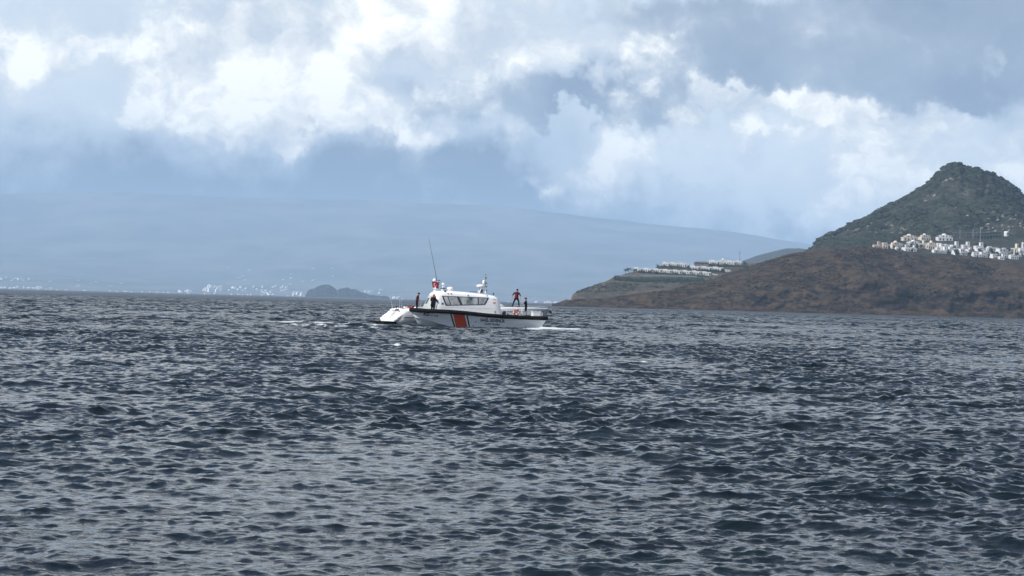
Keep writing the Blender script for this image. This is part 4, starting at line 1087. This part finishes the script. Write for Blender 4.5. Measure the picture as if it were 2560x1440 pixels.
def mesh_of(fn, name):
    bm = bmesh.new(); fn(bm); bmesh.ops.recalc_face_normals(bm, faces=bm.faces); me = bpy.data.meshes.new(name); bm.to_mesh(me); bm.free(); return me
def parapet(bm, cx, cy, z, w, d, h=.7, t=.3):
    box(bm, (cx, cy - d / 2 + t / 2, z + h / 2), (w, t, h)); box(bm, (cx, cy + d / 2 - t / 2, z + h / 2), (w, t, h))
    box(bm, (cx - w / 2 + t / 2, cy, z + h / 2), (t, d - 2 * t, h)); box(bm, (cx + w / 2 - t / 2, cy, z + h / 2), (t, d - 2 * t, h))
def dome(bm, c, r, k=.85):
    bmesh.ops.create_uvsphere(bm, u_segments=16, v_segments=8, radius=r, matrix=Matrix.Translation(c) @ Matrix.Diagonal((1, 1, k, 1)))
WIN = {}
def win_mesh(w, h):
    key = (w, h)
    if key not in WIN:
        WIN[key] = (mesh_of(lambda bm: box(bm, (0, 0, 0), (w, .14, h)), 'window'),
                    mesh_of(lambda bm: box(bm, (0, -.05, -h / 2 - .08), (w + .4, .3, .16)), 'sill'))
    return WIN[key]
# kind -> (width, height, depth, wall builder, extra parts, windows (x, y, z, w, h))
KIND = {}
def kind(name, W, H, walls, extras, wins): KIND[name] = (W, H, mesh_of(walls, 'wall'), [(n, mesh_of(f, n)) for n, f in extras], wins)
kind('block', 12, 9.0, lambda bm: (box(bm, (0, 0, 1), (12, 9, 6.4)), box(bm, (-1.6, 1, 6.15), (7.4, 6.6, 3.9))),
     [('parapet', lambda bm: (parapet(bm, 0, 0, 4.2, 12.2, 9.2), parapet(bm, -1.6, 1, 8.1, 7.6, 6.8))), ('chimney', lambda bm: box(bm, (3.6, 1.5, 5.4), (.9, .9, 2.6)))],
     [(-4, -4.53, 2, 1.5, 2.0), (-.6, -4.53, 1.6, 2.2, 2.8), (3.6, -4.53, 2, 1.6, 2.0), (-3.4, -2.33, 6.3, 1.4, 1.9), (0.2, -2.33, 6.1, 1.6, 2.3)])
kind('tower', 13, 10.5, lambda bm: (box(bm, (-2, 0, 1.5), (9, 9, 7.2)), box(bm, (4.5, 1.2, .3), (4, 7, 4.8)), box(bm, (0.6, -1.5, 6.3), (3.6, 4.2, 7.6))),
     [('parapet', lambda bm: (parapet(bm, -2, 0, 5.1, 9.2, 9.2), parapet(bm, 4.5, 1.2, 2.7, 4.2, 7.2, .6))), ('stair_cap', lambda bm: box(bm, (.6, -1.5, 10.25), (4.0, 4.6, .35)))],
     [(-5, -4.53, 2.6, 1.5, 2.4), (-2.4, -4.53, 2.6, 1.4, 2.0), (1.2, -4.53, 2.4, 1.2, 1.8), (4.6, -2.33, 1.0, 1.8, 2.2), (0.6, -3.63, 7.6, 1.1, 2.2)])
kind('domed', 15, 9.6, lambda bm: (box(bm, (0, 0, 1), (15, 10, 6.6)), box(bm, (0, .6, 5.6), (8.6, 8, 3.2)), box(bm, (-5.6, -3.6, 5.2), (.7, .7, 2.4)), box(bm, (-3.9, -3.6, 5.2), (.7, .7, 2.4)), box(bm, (5.6, -3.6, 5.2), (.7, .7, 2.4)), box(bm, (3.9, -3.6, 5.2), (.7, .7, 2.4)), box(bm, (5.2, -3.6, 6.6), (4.6, 1.0, .5)), box(bm, (-5.2, -3.6, 6.6), (4.6, 1.0, .5))),
     [('dome', lambda bm: (cyl(bm, (0, .6, 7.2), (0, .6, 7.7), 2.7, 2.7, 20), dome(bm, (0, .6, 7.7), 2.5, .75))), ('parapet', lambda bm: parapet(bm, 0, 0, 4.3, 15.2, 10.2, .6))],
     [(-5.4, -5.03, 1.8, 1.8, 2.2), (-2, -5.03, 1.6, 1.6, 2.7), (2, -5.03, 1.6, 1.6, 2.7), (5.4, -5.03, 1.8, 1.8, 2.2), (-1.6, -3.43, 5.8, 1.2, 1.8), (1.6, -3.43, 5.8, 1.2, 1.8)])
kind('low', 16, 5.2, lambda bm: (box(bm, (0, 0, .4), (16, 8, 6.8)), box(bm, (-4.4, .6, 4.4), (5, 5, 1.8))),
     [('parapet', lambda bm: parapet(bm, 0, 0, 3.8, 16.2, 8.2, .55))],
     [(-6, -4.03, 1.7, 1.7, 1.7), (-2.4, -4.03, 1.6, 1.5, 2.2), (1.6, -4.03, 1.7, 1.7, 1.7), (5.6, -4.03, 1.7, 1.9, 1.7)])
kind('row', 13, 5.4, lambda bm: (box(bm, (0, 0, .6), (13, 8, 6.8)), box(bm, (-3.2, .4, 4.5), (5.6, 6.4, 1.7)), box(bm, (3.4, -4.5, 1.6), (.5, 1.0, 3.4)), box(bm, (6.2, -4.5, 1.6), (.5, 1.0, 3.4))),
     [('canopy', lambda bm: box(bm, (4.8, -4.6, 3.5), (4.0, 1.6, .35))), ('parapet', lambda bm: parapet(bm, 0, 0, 4.0, 13.2, 8.2, .5))],
     [(-5, -4.03, 1.8, 1.3, 1.7), (-2.2, -4.03, 1.7, 1.5, 2.4), (1.0, -4.03, 1.8, 1.3, 1.7), (4.8, -4.03, 1.7, 1.7, 2.3)])
kind('hipped', 19, 6.0, lambda bm: box(bm, (0, 0, .6), (18, 9, 6.4)),
     [('roof', lambda bm: (lambda r: None)([bm.faces.new(f) for vs in [[bm.verts.new(c) for c in ((-9.8, -5.2, 3.8), (9.8, -5.2, 3.8), (9.8, 5.2, 3.8), (-9.8, 5.2, 3.8), (-5.5, 0, 6.0), (5.5, 0, 6.0))]] for f in ((vs[0], vs[1], vs[5], vs[4]), (vs[1], vs[2], vs[5]), (vs[2], vs[3], vs[4], vs[5]), (vs[3], vs[0], vs[4]), (vs[3], vs[2], vs[1], vs[0]))]))],
     [(-6.6, -4.53, 1.8, 1.6, 1.8), (-3, -4.53, 1.8, 1.6, 1.8), (1, -4.53, 1.6, 2.0, 2.4), (5.5, -4.53, 1.8, 1.6, 1.8)])

TINT = {}
def house(k, zf, px, py, wpx, hpx, wallm, label, group, yr, name='villa', rz=None):
    W, H, wall, extras, wins = KIND[k]
    c = hit(zf, px, py, *yr); mpp = c.y / F
    r = empty(name, (c.x, c.y + 3.0, c.z), random.uniform(-.22, .10) if rz is None else rz)
    sw, sh_ = wpx * mpp / W, hpx * mpp / H
    r.scale = (sw * random.choice((-1, 1)) if False else sw, max(.7, min(1.4, sw)), sh_)
    tag(r, label, 'house', group)
    def tinted(me, mt):
        key = (me.name, mt.name)
        if key not in TINT:
            TINT[key] = me.copy(); TINT[key].materials.clear(); TINT[key].materials.append(mt)
        return TINT[key]
    link('wall', tinted(wall, wallm), wallm, r)
    for n, e in extras:
        em = m_slate if n == 'roof' else wallm
        link(n, tinted(e, em), em, r)
    for x, y, z, ww, wh in wins:
        a, b_ = win_mesh(ww, wh)
        o = link('window', a, m_win, r); o.location = (x, y, z)
        o2 = link('sill', b_, m_frame, o)
    return r

# estate in three stepped rows
EST = (2786, 2960)
ORD = ['first', 'second', 'third', 'fourth', 'fifth', 'sixth', 'seventh', 'eighth']
G1, G2, G3 = 'villas in the lowest estate row', 'villas in the middle estate row', 'villas in the top estate row'
for i in range(8):
    px = 1596 + 24.3 * i; house('row', zB, px, np.interp(px, [1584, 1779], [678, 690]), 23, 10.5, m_est, 'white flat-roofed villa, %s from the palms in the lowest estate row' % ORD[i], G1, EST, rz=random.uniform(-.10, .02))
for i in range(3):
    px = 1666 + 20.5 * i; house('row', zB, px, np.interp(px, [1657, 1716], [666, 669]), 19.5, 12, m_est, 'white flat-roofed villa, %s from the seaward end of the middle estate row' % ORD[i], G2, (2827, 2960), rz=-.05)
for i in range(3):
    px = 1738 + 28.5 * i; house('row', zB, px, np.interp(px, [1724, 1809], [674.5, 679]), 27, 11.5, m_est, 'white flat-roofed villa, %s from the seaward end of the middle estate row' % ORD[i + 3], G2, (2827, 2960), rz=-.05)
for px, w, h, lb_ in ((1787, 26, 12, 'white villa between the grey hipped villa and the small dome'), (1829, 24, 11, 'white villa next to the domed one, landward side, top row'), (1848, 15, 11, 'narrow white villa right below the radio mast, top row')):
    house('row', zB, px, 662, w, h, m_est, lb_, G3, (2860, 2960), rz=-.04)
house('domed', zB, 1808, 661, 17, 15.5, m_est, 'taller white villa with small dome in the top estate row', None, (2860, 2960), rz=0)
house('hipped', zB, 1754, 663, 38, 11, m_grey, 'grey villa with low hipped roof at the top of the estate', None, (2860, 2960), rz=0)
house('low', zB, 1817, 680, 18, 6.5, m_est, 'low white outbuilding half behind the brown hill, end of the middle row', None, (2827, 2960), rz=0)
house('low', zB, 1787, 690, 15, 4.5, m_est, 'low white outbuilding half behind the brown hill, end of the lowest row', None, EST, rz=0)
house('low', zB, 1902, 650, 20, 7, m_est, 'small white house alone on the skyline behind the brown hill', None, (2880, 2990), rz=0)

def wall_strip(name, pts, h, t_, material, label, cat, bumpy=0.0, seed=0, n=60):
    """wall or hedge standing along ground points (world)"""
    P_ = [Vector(p) for p in pts]; L_ = [0]
    for a, b_ in zip(P_[:-1], P_[1:]): L_.append(L_[-1] + (b_ - a).length)
    u = np.linspace(0, L_[-1], n); q = np.stack([np.interp(u, L_, [p[k] for p in P_]) for k in range(3)], -1)
    rs = np.random.RandomState(seed); rows_ = []
    for i in range(n):
        j = lambda: 1 + bumpy * (rs.rand() - .5) * 2
        x, y, z = q[i]
        rows_.append([(x, y - t_ * .5 * j(), z - 1.5), (x, y - t_ * .55 * j(), z + h * .55 * j()), (x, y - t_ * .3 * j(), z + h * j()), (x, y + t_ * .3 * j(), z + h * j()), (x, y + t_ * .5, z + h * .5), (x, y + t_ * .5, z - 1.5)])
    return tag(link(name, grid_mesh(name, np.array(rows_), smooth=bumpy > 0), material), label, cat)
gp = lambda px, py, y0=2700, y1=2990: tuple(hit(zB, px, py, y0, y1))
wall_strip('retaining_wall', [gp(px, py, 2786) for px, py in ((1536, 692.5), (1580, 690.5), (1640, 691), (1700, 692.5), (1742, 694))], 1.3, 0.8, m_grey, 'long grey retaining wall under the lowest estate row', 'wall')
wall_strip('hedge', [gp(px, py) for px, py in ((1534, 701), (1580, 703), (1640, 704), (1700, 705), (1760, 704))], 3.0, 2.8, m_leaf, 'dark hedge below the retaining wall', 'hedge', 0.35, 1, 90)
wall_strip('hedge', [gp(px, py, 2795) for px, py in ((1592, 682), (1650, 686), (1700, 689), (1775, 694))], 1.3, 1.6, m_leaf, 'dark hedge in front of the lowest row of villas', 'hedge', 0.5, 2, 80)
wall_strip('hedge', [gp(px, py, 2827) for px, py in ((1655, 669), (1690, 671), (1716, 673))], 1.8, 1.8, m_leaf, 'dark hedge in front of the short left half of the middle row', 'hedge', 0.5, 3, 40)
wall_strip('hedge', [gp(px, py, 2827) for px, py in ((1724, 678), (1770, 681), (1812, 684))], 1.7, 1.8, m_leaf, 'dark hedge in front of the right half of the middle row', 'hedge', 0.5, 4, 40)
wall_strip('hedge', [gp(px, py, 2855) for px, py in ((1772, 666), (1815, 667), (1870, 668))], 2.0, 1.8, m_leaf, 'dark hedge below the top row of villas', 'hedge', 0.5, 5, 40)
for px, h in ((1564, 21), (1573, 23), (1586, 21)):
    tree('palm', gp(px, 690.5, 2786), h * .37, 'dark palm standing on the retaining wall at the estate corner', 'palms at the estate corner')
for px, py, h, lb_ in ((1645, 672, 11, 'dark round tree at the seaward end of the middle estate row'), (1730, 664, 9, 'small round tree beside the grey hipped villa'), (1774, 660, 23, 'tall round-topped tree rising above the top row roofs'),
                       (1861, 664, 11, 'dark round tree at the landward end of the top estate row'), (1722, 672, 9, 'small tree in the gap in the middle estate row'), (1765, 681, 9, 'slim tree between two villas of the middle row'), (1806, 682, 11, 'dark tree at the landward end of the middle row')):
    tree('round', gp(px, py, 2786), h * .37, lb_, None, int(px))
for px in (1600, 1608, 1622, 1640, 1690, 1712, 1744):
    tree('round', gp(px, np.interp(px, [1584, 1779], [682, 694]), 2790), 2.8, 'low garden tree in front of the lowest estate row', 'garden trees of the lowest row', px)
ms = gp(1849, 661, 2870); mast = empty('lattice_mast', ms); mast.scale = (.8, .8, .72); tag(mast, 'thin grey lattice radio mast behind the top estate row', 'mast')
part('lattice', M['darkgrey'], mast, lambda bm: [cyl(bm, (.5 * math.cos(a), .5 * math.sin(a), -1), (.18 * math.cos(a), .18 * math.sin(a), 17.5), .10, .07, 5) for a in (0, 2.1, 4.2)] + [cyl(bm, (.45 * math.cos(k), .45 * math.sin(k), k * 1.6), (.45 * math.cos(k + 2.1), .45 * math.sin(k + 2.1), k * 1.6 + .8), .05, .05, 4) for k in range(11)])
part('antenna', M['darkgrey'], mast, lambda bm: (cyl(bm, (0, 0, 14.2), (0, 0, 16.2), .35, .35, 8), cyl(bm, (0, 0, 17.5), (0, 0, 19.5), .06, .03, 5)))

# town at the foot of the mountain
TY = (2632, 2935)
def tz(x): return 2100 + x / 5.565
def ty(y): return 560 + y / 5.565
Wt = 'white flat-roofed house in the town below the mountain'
TOWN = [  # kind, x0, x1, ytop, ybase (in the enlarged strip of the photo), plaster, label, group
    ('tower', 470, 600, 248, 350, m_rose, 'rose-coloured house at the seaward end of the town', None), ('block', 592, 690, 262, 350, m_cream, 'cream house next to the rose-coloured one', None),
    ('domed', 700, 860, 235, 348, m_cream, 'cream domed villa in the middle tier of the town', 'cream domed villas, middle tier'), ('domed', 868, 1070, 143, 235, m_cream, 'cream domed villa in the upper tier of the town', 'cream domed villas, upper tier'),
    ('domed', 940, 1112, 225, 315, m_white, 'white domed villa among the cream ones in the middle tier', None), ('domed', 1112, 1255, 135, 235, m_cream, 'cream domed villa in the upper tier of the town', 'cream domed villas, upper tier'),
    ('domed', 1215, 1335, 232, 360, m_cream, 'cream domed villa in the middle tier of the town', 'cream domed villas, middle tier'), ('tower', 1115, 1205, 225, 345, m_cream, 'cream tower house between the domed villas', None),
    ('domed', 1355, 1560, 138, 240, m_white, 'large white domed villa at the top of the town', None), ('low', 778, 852, 322, 375, m_white, 'low white house on the brown hill crest, lower tier', 'low white houses, lower tier'),
    ('low', 900, 1062, 330, 388, m_white, 'low white house on the brown hill crest, lower tier', 'low white houses, lower tier'), ('low', 1065, 1122, 346, 392, m_grey, 'small grey house among the low white ones', None),
    ('low', 1298, 1396, 360, 412, m_white, 'low white house on the brown hill crest, lower tier', 'low white houses, lower tier'), ('low', 1402, 1484, 362, 416, m_white, 'low white house on the brown hill crest, lower tier', 'low white houses, lower tier'),
    ('tower', 1548, 1682, 246, 356, m_white, 'white house with stair tower, first after the large domed villa', 'white tower houses, middle tier'), ('tower', 1704, 1842, 250, 352, m_white, 'white house with stair tower, second after the large domed villa', 'white tower houses, middle tier'),
    ('tower', 1880, 2036, 260, 372, m_white, 'white house with stair tower, third after the large domed villa', 'white tower houses, middle tier'), ('block', 1578, 1662, 370, 438, m_white, Wt, 'white stepped houses, lower tier'), ('block', 1664, 1762, 346, 442, m_white, Wt, 'white stepped houses, lower tier'),
    ('block', 1848, 1972, 394, 466, m_white, Wt, 'white stepped houses, lower tier'), ('block', 1958, 2044, 392, 472, m_white, Wt, 'white stepped houses, lower tier'), ('low', 2052, 2205, 318, 385, m_white, 'long low white house behind the stepped ones', None),
    ('block', 2190, 2362, 345, 440, m_white, Wt, 'white stepped houses, lower tier'), ('block', 2108, 2222, 420, 492, m_white, Wt, 'white stepped houses, lower tier'), ('tower', 2216, 2312, 418, 506, m_white, 'narrow white tower house in the lower tier', None),
    ('tower', 2406, 2502, 278, 420, m_cream, 'tall cream block at the landward end of the town', None), ('tower', 2498, 2590, 258, 440, m_white, 'tall white block at the landward end of the town', None), ('low', 2366, 2482, 434, 500, m_white, 'low white house below the tall cream block', None),
    ('block', 2600, 2720, 400, 500, m_white, Wt, 'white stepped houses, lower tier')]
for k, x0, x1, y0, y1, pm, lab, grp in TOWN:
    house(k, zD, tz((x0 + x1) / 2), ty(y1) - 1.0, (x1 - x0) / 5.565, (y1 - y0) / 5.565, pm, lab, grp, TY, rz=random.uniform(.05, .4))
rt = np.random.RandomState(21)
for i in range(44):
    x = rt.uniform(700, 2580) if i % 3 else rt.uniform(1500, 2580); y1 = np.interp(x, [600, 1300, 2560], [345, 400, 500]) - rt.uniform(0, 95) * np.interp(x, [600, 1200, 2560], [.5, 1, 1])
    w_ = rt.uniform(48, 100); k = ('block', 'low', 'tower', 'block')[rt.randint(4)]
    cream = x < 1000 and i % 3 == 0
    house(k, zD, tz(x), ty(y1), w_ / 5.565, rt.uniform(42, 80) / 5.565 * (.65 if k == 'low' else 1), m_cream if cream else m_white,
          ('small cream house packed between the larger town villas' if cream else 'small white house packed between the larger town houses'), ('small cream houses of the town' if cream else 'small white houses of the town'), TY, rz=rt.uniform(.05, .4))
for i in range(70):
    x = random.uniform(560, 2560); y = random.uniform(300, 420) + (x - 1300) * .055
    c = hit(zD, tz(x), ty(y), *TY)
    tree('round' if i % 4 else 'tall', tuple(c), random.uniform(2.8, 5.6), 'dark garden tree among the town houses', 'garden trees of the town', i)
# terraced frames under construction above the town
for i, (x0, x1, y0, y1) in enumerate(((1590, 1720, 95, 165), (1760, 1900, 90, 170), (1915, 2075, 85, 175), (2080, 2250, 80, 170))):
    c = hit(zD, tz((x0 + x1) / 2), ty(y1 + 22), 2700, 3050); mp = c.y / F
    w_ = (x1 - x0) / 5.565 * mp; h_ = (y1 - y0) / 5.565 * mp
    r = empty('concrete_frame', tuple(c)); tag(r, ('open concrete frame of posts and slabs next to the large white domed villa', 'open concrete frame, second from the large white domed villa', 'open concrete frame, second from the water tank', 'open concrete frame of posts and slabs nearest the water tank')[i], 'building frame', 'open frames above the town')
    for k in range(10): part('post', m_grey, r, lambda bm: box(bm, (-w_ / 2 + w_ * (k % 5) / 4, 5 * (k // 5), h_ / 2 - 1), (.4, .4, h_ + 1.5)))
    for z in (.42, .86): part('slab', m_grey, r, lambda bm: box(bm, (0, 2.5, h_ * z), (w_ + 1, 6, .45)))
    part('back_wall', m_slate, r, lambda bm: box(bm, (0, 5.6, h_ * .35), (w_, .4, h_ * .9)))
c = hit(zD, 2516, 589, 2700, 3050); r = empty('water_tank', tuple(c)); tag(r, 'round white water tank on the slope beyond the open frames', 'tank')
part('shell', m_white, r, lambda bm: (cyl(bm, (0, 0, -1), (0, 0, 3.2), 2.4, 2.4, 16), dome(bm, (0, 0, 3.2), 2.4, .3))); part('opening', m_win, r, lambda bm: box(bm, (.9, -2.2, 1.6), (1.5, .6, 1.6)))
for x, y0, y1 in ((1950, 30, 235), (1850, 70, 190), (1668, 80, 190)):
    c = hit(zD, tz(x), ty(y1 + 8), 2700, 3050); r = empty('utility_pole', tuple(c)); tag(r, 'thin pale pole standing on the slope above the town', 'pole', 'poles above the town')
    h_ = (y1 - y0) / 5.565 * c.y / F
    part('shaft', m_frame, r, lambda bm: cyl(bm, (0, 0, -1), (0, 0, h_), .16, .10, 6)); part('crossarm', m_frame, r, lambda bm: box(bm, (0, 0, h_ * .94), (1.8, .14, .14)))

# ------------------------------------------------------------------ far town across the strait
HK = 1.0
m_far = mat('far_plaster', (0.80, 0.79, 0.76), 0.9, 0.2)
FARM = []
for k in range(6):
    rs = np.random.RandomState(400 + k)
    def fn(bm):
        box(bm, (0, 0, 3), (20, 12, 10))
        for j in range(rs.randint(2, 5)):
            w_ = rs.uniform(5, 10); box(bm, (rs.uniform(-8, 8), rs.uniform(-3, 1), rs.uniform(4, 7)), (w_, rs.uniform(8, 13), rs.uniform(7, 12)))
        parapet(bm, 0, 0, 8, 20.3, 12.3, .9, .5)
        for j in range(4): box(bm, (-7.5 + 5 * j, -6.4, rs.uniform(2.5, 4)), (2.6, 1.4, .4))
    FARM.append(mesh_of(fn, 'far_building'))
rs = np.random.RandomState(77)
def far_house(px, py, wpx, hpx, label, group):
    c = hit(zF, px, py, 10990, 15500, 12.0); mp = c.y / F
    o = link('seaside_building', FARM[rs.randint(6)], m_far); o.location = (c.x, c.y, c.z - 1.0)
    o.rotation_euler = (0, 0, rs.uniform(.35, .9)); o.scale = (wpx * mp / 20, max(.8, wpx * mp / 24), hpx * mp / 10)
    return tag(o, label, 'building', group)
for i in range(46):
    px = rs.uniform(95, 985) if i < 38 else rs.uniform(1000, 1420)
    far_house(px, 721.8 + .0262 * px, rs.uniform(3, 8), rs.uniform(1.4, 3.0), 'small pale building on the thin hazy line of the far shore', 'thin line of far shore buildings')
for n, x0, x1, y0, y1, wr, hr, lab, grp in (
        (20, 0, 105, 720.5, 721.5, (4, 9), (2.5, 5), 'white building in the dense row on the far shore', 'far shore row'),
        (12, 0, 86, 694, 703, (3, 8), (2.5, 5), 'white building on the low far hill above the shore row', 'far hill buildings'),
        (9, 120, 330, 700, 724, (3, 9), (1.5, 3), 'pale building scattered on the hazy far plain', 'far plain buildings'),
        (6, 425, 480, 728, 732, (4, 9), (3, 6), 'white building left of the far hotel cluster', 'far buildings by the hotels'),
        (9, 492, 540, 714, 730, (4, 7), (3, 6), 'white building left of the far hotel cluster', 'far buildings by the hotels'),
        (8, 512, 552, 728, 733, (7, 12), (9, 17), 'tall white hotel block of the brightest far cluster', 'far hotels'),
        (10, 575, 622, 718, 730, (4, 9), (3, 5), 'white building right of the far hotel cluster', 'far buildings right of the hotels'),
        (16, 630, 720, 716, 737, (5, 11), (2.5, 5), 'white building right of the far hotel cluster', 'far buildings right of the hotels'),
        (9, 648, 690, 736.5, 738, (6, 11), (2.5, 4.5), 'low white building at the water right of the hotels', 'low far buildings at the water'),
        (7, 734, 766, 735, 741, (5, 9), (4, 9), 'white block just left of the dark islet', 'far blocks left of the islet'),
        (14, 560, 840, 664, 712, (5, 12), (1.2, 2.2), 'pale roof high on the hazy far slope', 'far slope roofs'),
        (5, 900, 960, 722, 741, (8, 14), (2, 4), 'white building behind the islet tail', 'far buildings behind the islet'),
        (3, 985, 1003, 746, 748.5, (9, 13), (5, 7), 'white building at the water right of the islet', 'far buildings right of the islet'),
        (10, 1325, 1398, 757.5, 759, (7, 13), (2.5, 4.5), 'low white building at the water left of the brown headland', 'far buildings left of the headland')):
    for i in range(n):
        far_house(rs.uniform(x0, x1), rs.uniform(y0, y1), rs.uniform(*wr), rs.uniform(*hr), lab, grp)
# ------------------------------------------------------------------ haze
HAZE_TOP = 930.0
bm = bmesh.new(); bmesh.ops.create_cube(bm, size=1.0)
bmesh.ops.transform(bm, matrix=Matrix.Translation((0, 0, HAZE_TOP / 2 - 3)) @ Matrix.Diagonal((44000, 44000, HAZE_TOP, 1)), verts=bm.verts)
me = bpy.data.meshes.new('haze'); bm.to_mesh(me); bm.free()
hz = bpy.data.materials.new('haze_air'); hz.use_nodes = True; t = hz.node_tree
t.nodes.remove(t.nodes['Principled BSDF'])
pv = t.nodes.new('ShaderNodeVolumePrincipled')
pv.inputs['Color'].default_value = (0.51, 0.735, 1.0, 1); pv.inputs['Density'].default_value = 7.2e-5; pv.inputs['Anisotropy'].default_value = 0.0
t.links.new(pv.outputs[0], t.nodes['Material Output'].inputs['Volume'])
tag(link('haze', me, hz), kind='stuff')
